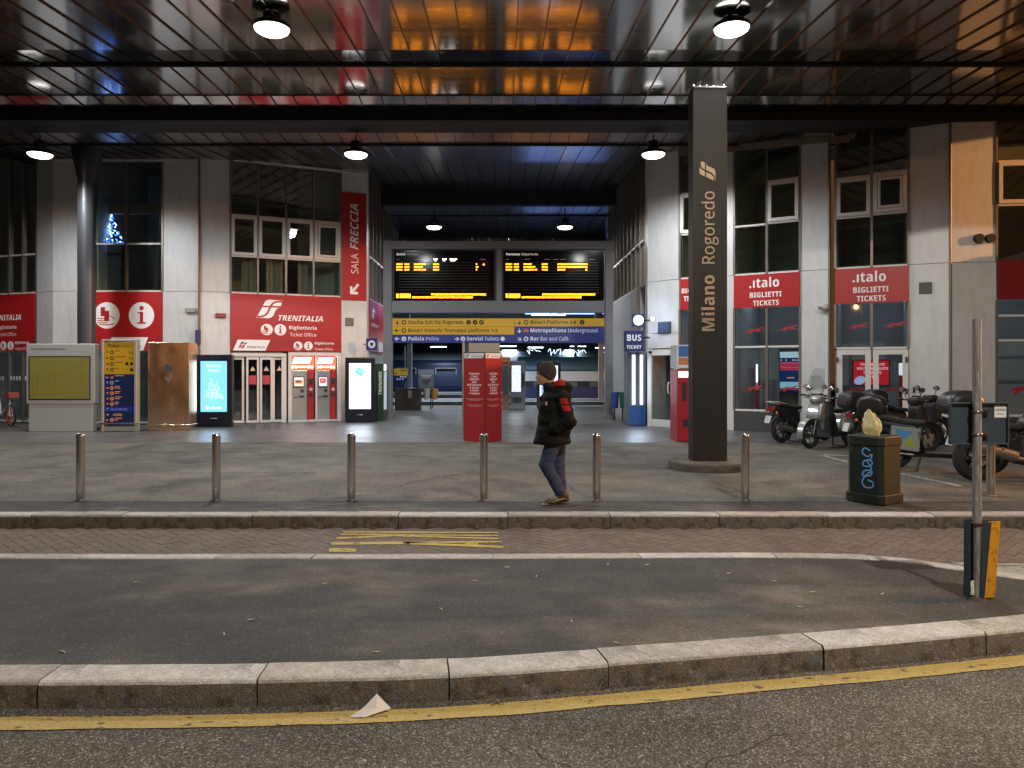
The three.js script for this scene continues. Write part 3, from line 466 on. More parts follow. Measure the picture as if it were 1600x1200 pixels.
    const lg = glow(lin(1, 0.97, 0.92), 6); mesh('light_strip', box(w * 0.8, 0.03, 0.12), lg, d, [w / 2, 2.1, -0.25]);
    const l = new THREE.RectAreaLight(lin(1, 0.97, 0.92), 34, w * 0.8, 0.12); l.name = 'niche_light'; l.position.set(w / 2, 2.08, -0.25); l.rotation.x = -Math.PI / 2; d.add(l); }
  mesh('back_core', box(12, WALL_TOP, 0.3), std(lin(0.1, 0.1, 0.1), 0.8), b, [-12.6, WALL_TOP / 2, -29.4]);
  // small fittings on the wall
  const fit = (name, f, px, py, w, h, d, mat, o = 0) => onFacet(mesh(name, rbox(w, h, d, 0.01), mat, b), f, f.s(px), f.y(px, py), d / 2 + o);
  fit('emergency_light', lf1, 299, 485, 0.3, 0.13, 0.1, std(lin(0.3, 0.3, 0.27), 0.5)); fit('alarm_box', lf2, 345, 493, 0.3, 0.12, 0.1, std(lin(0.25, 0.04, 0.05), 0.5)); fit('intercom', lf1, 311, 527, 0.12, 0.42, 0.14, std(lin(0.04, 0.04, 0.12), 0.5)); fit('vent_plate', lf2, 546, 503, 0.27, 0.26, 0.03, std(lin(0.12, 0.13, 0.12), 0.6));
  mesh('downpipe', cyl(0.03, 0.03, WALL_TOP, 12), std(lin(0.25, 0.12, 0.07), 0.5), b, [...lf1.pos(lf1.len - 0.02, WALL_TOP / 2, 0.04)]);
  const cor = (f, s0, s1, y) => onFacet(mesh('cornice', box(s1 - s0, 0.07, 0.06), whiteFrame, b), f, (s0 + s1) / 2, y, 0.03);
  cor(lf1, 0, lf1.len, 7.72); cor(lf2, 0, lf2.len, 7.84);
}
facadeSign('ticket_office_sign', lf0, lf0.len - 3.1, lf0.len - 0.02, 2.16, LJ - 0.02, ticketTex, 'red ticket office sign on the angled wall beside the bicycle');
facadeSign('pictogram_sign', lf1, lf1.s(148), lf1.s(254), 2.16, LJ - 0.02, pictoTex, 'red sign with large white ticket and information discs');
facadeSign('ticket_office_sign', lf2, lf2.s(360), lf2.s(533), 2.17, LJ - 0.02, ticketTex, 'red ticket office sign above sliding door and ticket machines');
facadeSign('lounge_banner', lf2, lf2.s(533) + 0.02, lf2.len - 0.02, lf2.y(553, 469), lf2.y(553, 302), loungeTex, 'tall red banner reading SALA FRECCIA with a white arrow');
{ const t = canvasTex(512, 512, (g, w, h) => { g.fillStyle = '#8e1a1c'; g.fillRect(0, 0, w * 0.6, h); g.fillStyle = '#b0292b'; g.fillRect(w * 0.6, 0, w * 0.4, h); fsMark(g, w * 0.1, h * 0.15, h * 0.2, WHITE, '#8e1a1c'); txt(g, 'TRENITALIA', w * 0.1, h * 0.5, 44, 'bold italic'); g.fillStyle = '#c8c8d0'; g.fillRect(w * 0.62, h * 0.78, w * 0.3, h * 0.2); });
  facadeSign('ticket_office_sign', lt, 0.36, 3.1, 2.2, LJ - 0.02, t, 'red ticket office sign on the passage wall behind small blue sign'); }

// --- building on the other side
const R = [[4.13, 21.3], [4.85, 20.5], [8.1, 18.5], [10.4, 17.35], [14.8, 16.9]];
const rt = facet(4.13, 29.6, 4.13, 21.3), rp = facet(...R[0], ...R[1]), rf1 = facet(...R[1], ...R[2]), rf2 = facet(...R[2], ...R[3]), rf3 = facet(...R[3], ...R[4]);
{
  const b = thing('station_building', 'pale panelled station building with red train ticket signs and motorcycles in front', 'building');
  wallPanel(b, rp, 0, rp.len, 2.62, RJ); wallPanel(b, rp, 0, rp.len, RJ, WALL_TOP); wallPanel(b, rp, 0, rp.len, 2.2, 2.62);
  pilaster(b, rf1, rf1.s(1122), rf1.s(1147), RJ); pilaster(b, rf1, rf1.s(1250), rf1.len, RJ); pilaster(b, rf2, rf2.s(1420), rf2.len, RJ); pilaster(b, rf3, 0, rf3.s(1557), RJ);
  const rightBay = (f, c, cells, low) => { room(b, f, c[0], c[c.length - 1], RJ, WALL_TOP, 2.6, roomUp); pelmet(b, f, c[0], c[c.length - 1], 6.75); addedRoomLight(b, f, (c[0] + c[c.length - 1]) / 2, 3.96, lin(0.78, 0.88, 1), 11); room(b, f, c[0], c[c.length - 1], 0, RJ, 2.8, roomLow); windowBay(b, f, c, cells, upGlass); const w = windowBay(b, f, c, low, lowGlass, 'shop_window'); onFacet(mesh('plinth', box(c[c.length - 1] - c[0], 0.5, 0.14), plinthMat, b), f, (c[0] + c[c.length - 1]) / 2, 0.25, -0.03); return w; };
  const sticker = (w, x, y, k = 1) => { const m = mesh('hound_sticker', houndGeo, houndMat, w, [x, y, -0.045]); m.scale.set(k, k, 1); };
  let c = [0, rf1.s(1122)]; let w = rightBay(rf1, c, [[[RJ, 5.3, 'p'], [5.3, 6.4, 'c'], [6.4, WALL_TOP, 'p']]], [[[0.55, 2.2, 'p'], [2.2, 3.24, 'p']]]); sticker(w, 0.55, 2.75);
  c = [rf1.s(1147), rf1.s(1198), rf1.s(1250)]; w = rightBay(rf1, c, [[[RJ, 5.36, 'p'], [5.36, WALL_TOP, 'p']], [[RJ, 5.38, 'p'], [5.38, 6.45, 'c'], [6.45, WALL_TOP, 'p']]], [0, 1].map(() => [[0.55, 2.2, 'p'], [2.2, 3.22, 'p']])); for (const [x, y] of [[0.5, 2.62], [1.35, 2.66], [0.5, 1.12], [1.35, 1.12]]) sticker(w, x, y);
  c = [rf2.s(1305), rf2.s(1362), rf2.s(1420)]; w = rightBay(rf2, c, [[[RJ, 5.33, 'p'], [5.33, 6.3, 'c'], [6.3, WALL_TOP, 'p']], [[RJ, 5.36, 'p'], [5.36, 6.33, 'o'], [6.33, WALL_TOP, 'p']]], [0, 1].map(() => [[2.13, 3.22, 'p']])); for (const [x, y] of [[0.5, 2.66], [1.3, 2.68]]) sticker(w, x, y);
  { // entrance: two glazed leaves
    const d = new THREE.Group(); d.name = 'entrance_door'; b.add(d); onFacet(d, rf2, c[0], 0, 0.0); const W2 = c[2] - c[0];
    [0, 1].forEach(i => { const lw = W2 / 2 - 0.05, x = 0.04 + lw / 2 + i * (W2 / 2), g = merge([tr(box(0.12, 2.06, 0.06), -lw / 2 + 0.06, 0), tr(box(0.12, 2.06, 0.06), lw / 2 - 0.06, 0), tr(box(lw - 0.24, 0.12, 0.06), 0, 0.97), tr(box(lw - 0.24, 0.14, 0.06), 0, -0.96)]); mesh('door_leaf', g, whiteFrame, d, [x, 1.06, 0]); mesh('pane', new THREE.PlaneGeometry(lw - 0.24, 1.82), lowGlass, d, [x, 1.06, 0]); sticker(d, x, 1.12, 0.95); });
    for (const y of [0.4, 1.1, 1.85]) { mesh('hinge', box(0.05, 0.12, 0.05), darkMetal, d, [0.05, y, 0.05]); mesh('hinge', box(0.05, 0.12, 0.05), darkMetal, d, [W2 - 0.05, y, 0.05]); } }
  c = [rf3.s(1557), rf3.s(1660), rf3.s(1770)]; w = rightBay(rf3, c, [0, 1].map(() => [[RJ, 5.4, 'p'], [5.4, 6.4, 'c'], [6.4, WALL_TOP, 'p']]), [0, 1].map(() => [[0.55, 2.28, 'p'], [2.28, 2.85, 'p'], [2.85, 3.2, 'p']])); sticker(w, 0.6, 1.15, 1.6);
  // side door in the corner panel
  { const d = new THREE.Group(); d.name = 'side_door'; b.add(d); onFacet(d, rp, 0, 0, 0.0); const w2 = rp.len, h = 2.18;
    room(b, rp, 0.02, w2 - 0.02, 0, 2.2, 2.0, roomLow);
    mesh('door_leaf', merge([tr(box(0.13, h, 0.08), 0.09, h / 2), tr(box(0.13, h, 0.08), w2 - 0.09, h / 2), tr(box(w2 - 0.32, 0.16, 0.08), w2 / 2, h - 0.09), tr(box(w2 - 0.32, 0.2, 0.08), w2 / 2, 0.11)]), whiteFrame, d); mesh('pane', new THREE.PlaneGeometry(w2 - 0.3, h - 0.3), lowGlass, d, [w2 / 2, h / 2, 0]);
    mesh('handle', tube([[0.82, 0.95, 0.05], [0.8, 0.95, 0.12], [0.8, 1.25, 0.12], [0.82, 1.25, 0.05]], 0.016, 20, 8), whiteFrame, d); mesh('closer', box(0.1, 0.06, 0.07), darkMetal, d, [0.14, 2.1, 0.06]);
    mesh('vent_window', box(0.42, 0.32, 0.04), std(lin(0.05, 0.07, 0.12), 0.2), d, [w2 * 0.55, 2.78, 0.02]); }
  // passage side
  { const c2 = [0.4]; while (c2[c2.length - 1] < 7.2) c2.push(c2[c2.length - 1] + 0.75); windowBay(b, rt, c2, c2.slice(1).map(() => [[RJ, 5.4, 'p'], [5.4, WALL_TOP, 'p']]), upGlass); room(b, rt, 0.4, 7.9, RJ, WALL_TOP, 2.0, roomUp); wallPanel(b, rt, 0.1, 7.2, 0, RJ, std(lin(0.3, 0.3, 0.31), 0.55)); wallPanel(b, rt, 7.95, rt.len, 0, WALL_TOP); }
  mesh('back_core', box(11, WALL_TOP, 0.3), std(lin(0.1, 0.1, 0.1), 0.8), b, [10.6, WALL_TOP / 2, -24.2]);
  const fit = (name, f, px, py, w3, h, d, mat) => onFacet(mesh(name, rbox(w3, h, d, 0.01), mat, b), f, f.s(px), f.y(px, py), d / 2);
  fit('vent_plate', rf2, 1446, 450, 0.27, 0.27, 0.03, std(lin(0.1, 0.1, 0.09), 0.6)); fit('switch_box', rf2, 1428, 609, 0.05, 0.14, 0.04, darkMetal); fit('switch_box', rf2, 1434, 607, 0.12, 0.04, 0.04, darkMetal);
  for (const px of [1527, 1545]) onFacet(mesh('vent_pipe', tr(new THREE.CylinderGeometry(0.1, 0.1, 0.12, 28), 0, 0, 0, Math.PI / 2), std(lin(0.01, 0.01, 0.01), 0.7), b), rf3, rf3.s(px), rf3.y(px, 373), 0.06);
  const cor = (f, s0, y0, s1, y1) => { const m = onFacet(mesh('cornice', box(Math.hypot(s1 - s0, y1 - y0), 0.16, 0.1), std(lin(0.2, 0.16, 0.13), 0.5), b), f, (s0 + s1) / 2, (y0 + y1) / 2, 0.05); m.rotation.order = 'YXZ'; m.rotation.z = Math.atan2(y1 - y0, s1 - s0); };
  cor(rf1, 0, 7.52, rf1.len, 7.3); cor(rf2, 0, 7.26, 0.45, 7.24); cor(rf2, 0.45, 7.24, 0.62, 7.56); cor(rf2, 0.62, 7.56, rf2.len, 7.62); cor(rf3, 0, 7.62, rf3.len, 7.66);
  for (const [f, s] of [[rf1, rf1.len - 0.02], [rf2, rf2.len - 0.02], [rf1, 0.02]]) mesh('corner_trim', cyl(0.03, 0.03, 7.4, 10), mullMat, b, f.pos(s, 3.7, 0.02));
}
facadeSign('train_ticket_sign', rf1, 0.0, rf1.s(1122), 3.24, RJ - 0.02, italoTex2, 'red BIGLIETTI TICKETS sign partly hidden behind the station name pillar');
facadeSign('train_ticket_sign', rf1, rf1.s(1147), rf1.s(1250), 3.22, RJ - 0.02, italoTex, 'red train ticket sign above the shop window with timetable screen');
facadeSign('train_ticket_sign', rf2, rf2.s(1305), rf2.s(1420), 3.22, RJ - 0.02, italoTex, 'red train ticket sign above the white double entrance door');
facadeSign('wall_sign', rf3, rf3.s(1557), rf3.s(1770), 3.22, RJ + 0.05, shadedRedTex, 'plain red sign band with shade painted into its colour, next to the panel with two vent pipes');
// ---------------------------------------------------------------- the passage: boards, signs, platforms, trains
const greySteel = std(lin(0.16, 0.165, 0.18), 0.5, 0.3), blackGloss = std(lin(0.012, 0.011, 0.011), 0.16);
{
  const t = thing('departure_board', 'grey steel portal carrying the orange arrivals and departures displays', 'departure board', [0, 0, -24.3]);
  for (const [a, b] of [[600, 613], [945, 957]]) { const x0 = X(a, 24.3), x1 = X(b, 24.3); mesh('post', box(x1 - x0, 5.5, 0.3), greySteel, t, [(x0 + x1) / 2, 2.75, 0]); mesh('post_foot', box(x1 - x0 + 0.14, 0.12, 0.44), greySteel, t, [(x0 + x1) / 2, 0.06, 0.0]); }
  const L = X(600, 24.3), Rr = X(957, 24.3), W = Rr - L, C = (L + Rr) / 2;
  mesh('top_beam', box(W, 0.25, 0.34), greySteel, t, [C, 5.627, 0]); mesh('lower_beam', box(W - 0.56, 0.38, 0.28), greySteel, t, [C, 3.64, 0]); mesh('centre_post', box(0.17, 1.76, 0.26), greySteel, t, [X(780, 24.3), 4.615, 0]);
  mesh('housing', box(W - 0.58, 1.7, 0.2), std(lin(0.03, 0.03, 0.032), 0.5), t, [C, 4.62, -0.02]);
  const orange = '#ff931c';
  const face = (left) => canvasTex(1024, 540, (g, w, h) => {
    g.fillStyle = '#000'; g.fillRect(0, 0, w, h);
    txt(g, left ? 'Arrivi' : 'Partenze', 24, 52, 34, 'bold', '#6e6a68'); txt(g, left ? 'Arrivals' : 'Departures', left ? 130 : 182, 52, 34, '', left ? '#3c3836' : '#6a6258');
    g.fillStyle = '#3a302c'; for (const x of left ? [26, 216, 880] : [26, 216, 420, 505, 580, 880]) g.fillRect(x, 92, x > 200 ? 56 : 26, 5);
    if (left) { g.fillStyle = '#e8e4dc'; g.fillRect(404, 86, 40, 12); g.fillRect(494, 86, 44, 12); g.fillRect(570, 86, 74, 12); g.fillRect(412, 102, 22, 10); g.fillRect(500, 102, 24, 10); g.fillRect(576, 102, 50, 10); }
    let s = left ? 5 : 11; const q = () => { s = (s * 16807) % 2147483647; return s / 2147483647; };
    const row = (x, y, wd, hh = 17) => { g.fillStyle = orange; for (let a = x; a < x + wd;) { const b = 7 + q() * 14; g.fillRect(a, y + q() * 2, Math.min(b, x + wd - a), hh - q() * 3); a += b + 2 + q() * 2; } };
    for (let r = 0; r < 3; r++) { const y = 136 + r * 29; row(22, y, 64); row(106, y, 50); row(204, y, left ? [118, 92, 120][r] : [84, 120, 138][r]); row(392 + (left ? 8 : 0), y, 60); if (left) row(838, y, [14, 26, 12][r]); else { if (r < 2) row(552, y, 300); else row(552, y, 78); row(838, y, 22); } }
    if (left) disc(g, 918, 150, 11, '#ff8a2a');
    for (const [x, wd] of [[22, 26], [58, 110]]) row(x, 454, wd, 46);
    row(left ? 380 : 396, 452, left ? 560 : 540, 22); row(186, 482, left ? 620 : 610, 20);
  });
  [[616, 772, true], [787, 943, false]].forEach(([a, b, left]) => {
    const x0 = X(a, 24.2), x1 = X(b, 24.2), w = x1 - x0, g = new THREE.Group(); g.name = 'display'; t.add(g); g.position.set((x0 + x1) / 2, 4.63, 0.1);
    const m = new THREE.MeshStandardMaterial({ color: lin(0.005, 0.004, 0.004), roughness: 0.09, emissive: lin(1, 1, 1), emissiveMap: face(left), emissiveIntensity: 6 });
    mesh('screen', slab(w, 1.66, 0.04), [blackGloss, blackGloss, blackGloss, blackGloss, m, blackGloss], g);
    for (let k = 0; k < 12; k++) mesh('row_rail', box(w * (k % 2 ? 0.9 : 0.9), 0.012, 0.012), std(lin(0.018, 0.013, 0.012), 0.3), g, [0, 0.44 - k * 0.089, 0.027]);
    const l = new THREE.RectAreaLight(lin(1, 0.5, 0.16), 0.06, w, 1.2); l.name = 'board_light'; l.position.set(0, 0, 0.06); l.rotation.y = Math.PI; g.add(l);
  });
  const sp = []; for (let k = 0; k < 150; k++) { const x = L + W * (k + rnd()) / 150; sp.push(bar([x, 5.75, 0.05 * rr(-1, 1)], [x + rr(-0.07, 0.07), 5.75 + rr(0.09, 0.14), rr(-0.15, 0.15)], 0.003, 4)); }
  const s = mesh('bird_spikes', merge(sp), std(lin(0.6, 0.55, 0.45), 0.25, 1), t); s.userData.kind = 'stuff';
}
{ // wayfinding sign
  const t = thing('wayfinding_sign', 'long yellow and blue wayfinding sign hung below the displays', 'sign', [0, 0, -24.25]);
  const yl = '#c79a1e', bl = '#1d2f78', D = 24.15;
  const arrow = (g, x, y, a, c) => { g.save(); g.translate(x, y); g.rotate(a); g.strokeStyle = c; g.lineWidth = 8; g.beginPath(); g.moveTo(-20, 0); g.lineTo(20, 0); g.moveTo(2, -17); g.lineTo(20, 0); g.lineTo(2, 17); g.stroke(); g.restore(); };
  const panel = (px0, px1, row, bg, draw) => {
    const x0 = X(px0, D), x1 = X(px1, D), w = x1 - x0 - 0.012, y = 3.268 - 0.266 * (row + 0.5) + 0.0, cw = Math.round(w / 0.26 * 80);
    const tx = canvasTex(cw, 80, (g, W, H) => { g.fillStyle = bg; g.fillRect(0, 0, W, H); draw(g, bg === yl ? '#0c0a06' : '#d8dae6', W); });
    board('sign_panel', w, 0.258, 0.08, printed(tx, 0.35), std(bg === yl ? lin(0.4, 0.28, 0.03) : lin(0.02, 0.03, 0.12), 0.5), t, [(x0 + x1) / 2, y, 0.05]);
  };
  const two = (g, c, x, a, b, dim) => { g.font = 'bold 52px sans-serif'; g.fillStyle = c; g.fillText(a, x, 56); const w1 = g.measureText(a).width; g.font = '49px sans-serif'; g.fillStyle = dim || c; g.fillText(b, x + w1 + 14, 56); g.strokeStyle = dim || c; g.lineWidth = 2; g.strokeText(b, x + w1 + 14, 56); return x + w1 + 14 + g.measureText(b).width; };
  panel(613, 804, 0, yl, (g, c) => { arrow(g, 46, 40, Math.PI / 2, c); disc(g, 112, 40, 23, c); disc(g, 112, 40, 13, yl); const e = two(g, c, 152, 'Uscita', 'Exit Via Rogoredo'); for (let k = 0; k < 3; k++) { disc(g, e + 48 + k * 64, 40, 24, c); txt(g, ['/', '=', 'P'][k], e + 48 + k * 64, 54, 36, 'bold', yl, 'center'); } });
  panel(613, 804, 1, yl, (g, c) => { arrow(g, 46, 40, Math.PI, c); disc(g, 112, 40, 23, c); disc(g, 112, 40, 13, yl); const e = two(g, c, 152, 'Binari tronchi', 'Truncated platforms'); txt(g, '1-5', e + 16, 56, 46, 'bold', c); });
  panel(613, 707, 2, bl, (g, c) => { arrow(g, 46, 40, Math.PI, c); disc(g, 112, 40, 23, c); txt(g, '4', 112, 54, 36, 'bold', bl, 'center'); two(g, c, 152, 'Polizia', 'Police', '#aab4e0'); });
  panel(707, 804, 2, bl, (g, c) => { arrow(g, 40, 40, 0, c); disc(g, 102, 40, 23, c); txt(g, 'II', 102, 52, 32, 'bold', bl, 'center'); const e = two(g, c, 138, 'Servizi', 'Toilets', '#b4bce4'); disc(g, e + 36, 40, 22, c); });
  panel(804, 945, 0, yl, (g, c) => { arrow(g, 46, 40, Math.PI / 2, c); disc(g, 112, 40, 23, c); disc(g, 112, 40, 13, yl); const e = two(g, c, 152, 'Binari', 'Platforms'); txt(g, '2-8', e + 16, 56, 46, 'bold', c); disc(g, e + 140, 40, 24, c); txt(g, '/', e + 140, 54, 36, 'bold', yl, 'center'); });
  panel(804, 945, 1, bl, (g, c) => { arrow(g, 46, 40, Math.PI / 2, c); g.fillStyle = '#b0563a'; g.fillRect(86, 22, 50, 34); two(g, c, 152, 'Metropolitana', 'Underground', '#c0c8ea'); });
  panel(804, 945, 2, bl, (g, c) => { arrow(g, 46, 40, Math.PI / 4, c); disc(g, 112, 40, 23, c); disc(g, 112, 40, 12, bl); two(g, c, 152, 'Bar', 'Bar and Cafè', '#b4bce4'); });
  for (const px of [640, 860, 930]) mesh('hanger', box(0.03, 0.22, 0.03), greySteel, t, [X(px, D), 3.372, 0.02]);
}
{ // cold light tube over the wayfinding sign
  const t = thing('tube_light', 'cold blue white light tube fixed above the wayfinding sign', 'tube light', [X(857, 24.7), 3.42, -24.72]);
  mesh('tube', tr(cyl(0.02, 0.02, 1.1, 12), 0, 0, 0, 0, 0, Math.PI / 2), glow(lin(0.55, 0.72, 1), 14), t); mesh('holder', box(1.16, 0.03, 0.06), greySteel, t, [0, -0.045, 0]);
  const l = new THREE.RectAreaLight(lin(0.32, 0.5, 1), 60, 1.1, 0.1); l.name = 'tube_glow'; l.position.set(0, 0.03, 0); l.rotation.x = Math.PI / 2; t.add(l);
}
// platforms and tracks
const platMat = new THREE.MeshStandardMaterial({ map: slabMap, roughness: 0.6 }), edgeMat = std(lin(0.5, 0.5, 0.48), 0.7);
structure('ground', box(160, 0.1, 90), std(lin(0.05, 0.045, 0.04), 0.95), [0, -1.1, -76]);
structure('platform', box(160, 1.05, 4), platMat, [0, -0.535, -39.6]);
structure('platform', box(160, 1.05, 6), platMat, [0, -0.535, -51]);
for (const d of [33.1, 37.75, 41.45, 48.2, 53.8]) structure('platform_edge', box(160, 0.03, 0.35), edgeMat, [0, 0.006, -d]);
structure('platform', box(160, 1.0, 0.4), platMat, [0, -0.52, -33.1]);
for (const d of [34.6, 36, 43, 44.5, 56.4, 57.9]) structure('rail_track', box(160, 0.14, 0.07), std(lin(0.18, 0.15, 0.13), 0.4, 0.8), [0, -0.95, -d]);
{
  const roof = thing('platform_roof', 'dark platform roof with rows of white light tubes beyond the passage', 'roof', [0, 0, 0]);
  mesh('roof_deck', box(90, 0.25, 25), std(lin(0.06, 0.065, 0.07), 0.7), roof, [0, 4.1, -47.8]);
  for (let k = 0; k < 4; k++) mesh('roof_beam', box(90, 0.3, 0.2), std(lin(0.05, 0.05, 0.055), 0.6), roof, [0, 3.82, -38 - k * 6]);
  for (const [px, d] of [[939, 31.4 + 7], [640, 38.4], [730, 38.4], [560, 50], [900, 50]]) mesh('roof_post', box(0.24, 4, 0.24), std(lin(0.22, 0.25, 0.3), 0.5), roof, [X(px, d), 2.0, -d]);
  const far = thing('station_hall', 'dim hall wall far beyond the platforms', 'building', [0, 0, -62.5]); mesh('wall', box(120, 9, 0.4), std(lin(0.06, 0.07, 0.08), 0.8), far, [0, 3.5, 0]); for (let k = -8; k <= 8; k++) mesh('added_glow_panel', box(2.6, 3.0, 0.06), glow(lin(0.2, 0.34, 0.9), k === 1 || k === 2 ? 5 : k > 0 && k < 5 ? 1.6 : 0.12), far, [k * 3.2, 6.0, 0.25]);  // glowing panels added to tint the mirrored passage ceiling blue
}
const tubeMat = glow(lin(0.86, 0.94, 1), 10), tubeCase = std(lin(0.3, 0.3, 0.3), 0.5);
for (const [px, py, len] of [[685, 542, 1.1], [700, 548, 1.1], [794, 541, 1.1], [796, 547.5, 1.2], [837, 543, 1.1], [893, 547.5, 1.2], [903, 541.5, 1.1], [940, 543.5, 0.9], [640, 530, 1.2], [740, 530, 1.2], [860, 529, 1.2]]) {
  const d = 1.62 * F / (CY - py), t = thing('tube_light', 'white light tube under the platform roof', 'tube light', [X(px, d), 3.22, -d], 0, 'light tubes under the platform roof');
  mesh('tube', box(len, 0.05, 0.12), tubeMat, t); mesh('case', box(len + 0.04, 0.05, 0.2), tubeCase, t, [0, 0.055, 0]); mesh('hanger', cyl(0.012, 0.012, 0.68, 6), tubeCase, t, [0, 0.42, 0]);
  const l = new THREE.RectAreaLight(lin(0.68, 0.84, 1), 420, len, 0.14); l.name = 'tube_glow'; l.position.y = -0.035; l.rotation.x = -Math.PI / 2; t.add(l);
}
// trains
{
  const blue = std(lin(0.018, 0.032, 0.08), 0.35, 0.1), grey = std(lin(0.14, 0.17, 0.19), 0.5), red = std(lin(0.5, 0.03, 0.03), 0.4), under = std(lin(0.02, 0.02, 0.02), 0.8);
  const t = thing('railway_coach', 'dark blue railway coach with red stripe at the far platform', 'train', [-16.2, -0.9, -57.2]);
  const sec = splineShape([[-1.4, 0.55], [-1.42, 2.4], [-1.35, 2.85], [-0.9, 3.35], [0, 3.5], [0.9, 3.35], [1.35, 2.85], [1.42, 2.4], [1.4, 0.55], [0, 0.5]], 60);
  mesh('body', tr(extr(sec, 29, 0.02), 0, 0.25, 0, 0, Math.PI / 2), blue, t); mesh('roof', tr(extr(splineShape([[-1.38, 3.02], [-0.9, 3.42], [0, 3.56], [0.9, 3.42], [1.38, 3.02]], 40), 29.02, 0.02), 0, 0.25, 0, 0, Math.PI / 2), grey, t);
  for (let k = 0; k < 9; k++) { const x = -12 + k * 3.0, w = mesh('window', rbox(1.5, 0.9, 0.06, 0.05), std(lin(0.02, 0.02, 0.022), 0.1), t, [x, 2.18, 1.42]); mesh('frame', merge([tr(box(1.56, 0.05, 0.07), 0, 0.45), tr(box(1.56, 0.05, 0.07), 0, -0.45), tr(box(0.05, 0.95, 0.07), -0.76, 0), tr(box(0.05, 0.95, 0.07), 0.76, 0)]), std(lin(0.5, 0.5, 0.48), 0.4), w, [0, 0, 0.02]); }
  mesh('stripe', box(2.0, 0.18, 0.02), red, t, [12.4, 1.5, 1.425]); mesh('stripe', box(7, 0.05, 0.02), std(lin(0.3, 0.35, 0.4), 0.4), t, [6.8, 0.86, 1.42]);
  for (const x of [-10, 10]) for (const dx of [-1.2, 1.2]) mesh('wheel', tr(cyl(0.45, 0.45, 0.14, 24), 0, 0, 0, Math.PI / 2), under, t, [x + dx, 0.5, 0.75]);
  mesh('underframe', box(26, 0.5, 1.6), under, t, [0, 0.6, 0]);
  const e = thing('train', 'blue and white train standing at the platform behind the walking person', 'train', [13.4, -0.95, -43.8]);
  const body = std(lin(0.02, 0.03, 0.09), 0.4), white = std(lin(0.42, 0.45, 0.46), 0.4), teal = std(lin(0.04, 0.09, 0.12), 0.4);
  mesh('lower_body', box(25, 1.15, 2.7), body, e, [0, 1.0, 0]); mesh('window_band', box(25, 0.34, 2.66), std(lin(0.03, 0.035, 0.04), 0.15), e, [0, 1.747, 0]); mesh('white_band', box(25, 0.56, 2.72), white, e, [0, 2.199, 0]); mesh('roof', tr(extr(splineShape([[-1.36, 2.47], [-1.3, 2.9], [-0.7, 3.25], [0, 3.3], [0.7, 3.25], [1.3, 2.9], [1.36, 2.47]], 40), 25, 0.02), 0, 0, 0, 0, Math.PI / 2), teal, e);
  for (let k = 0; k < 14; k++) mesh('window', box(0.9, 0.28, 0.03), k % 5 === 3 ? glow(lin(0.5, 0.6, 0.25), 0.5) : std(lin(0.1, 0.11, 0.1), 0.2), e, [-11.2 + k * 1.6, 1.74, 1.36]);
  for (const x of [-9, 9]) for (const dx of [-1.1, 1.1]) mesh('wheel', tr(cyl(0.42, 0.42, 0.14, 24), 0, 0, 0, Math.PI / 2), under, e, [x + dx, 0.42, 0.75]);
}
{ // festive string lights far inside
  const t = thing('light_garland', 'tangled string of cold white festive lights beneath the platform roof', 'string lights', [0, 0, -47]);
  for (const [x0, x1, n] of [[1.6, 2.3, 3], [2.9, 3.7, 4], [4.0, 5.2, 5], [6.3, 6.9, 2]]) { const p = []; for (let k = 0; k <= n * 3; k++) p.push([x0 + (x1 - x0) * k / (n * 3) + rr(-0.1, 0.1), 2.75 + rr(-0.28, 0.22), rr(-0.1, 0.1)]); mesh('light_string', tube(p, 0.014, n * 16, 5), glow(lin(0.6, 0.82, 1), 3.5), t); }
  mesh('cord', bar([1.4, 3.05, 0], [7.2, 3.05, 0], 0.012), darkMetal, t); for (const x of [2, 5, 7]) mesh('cord_tie', bar([x, 3.05, 0], [x, 3.98, 0], 0.008), darkMetal, t);
}
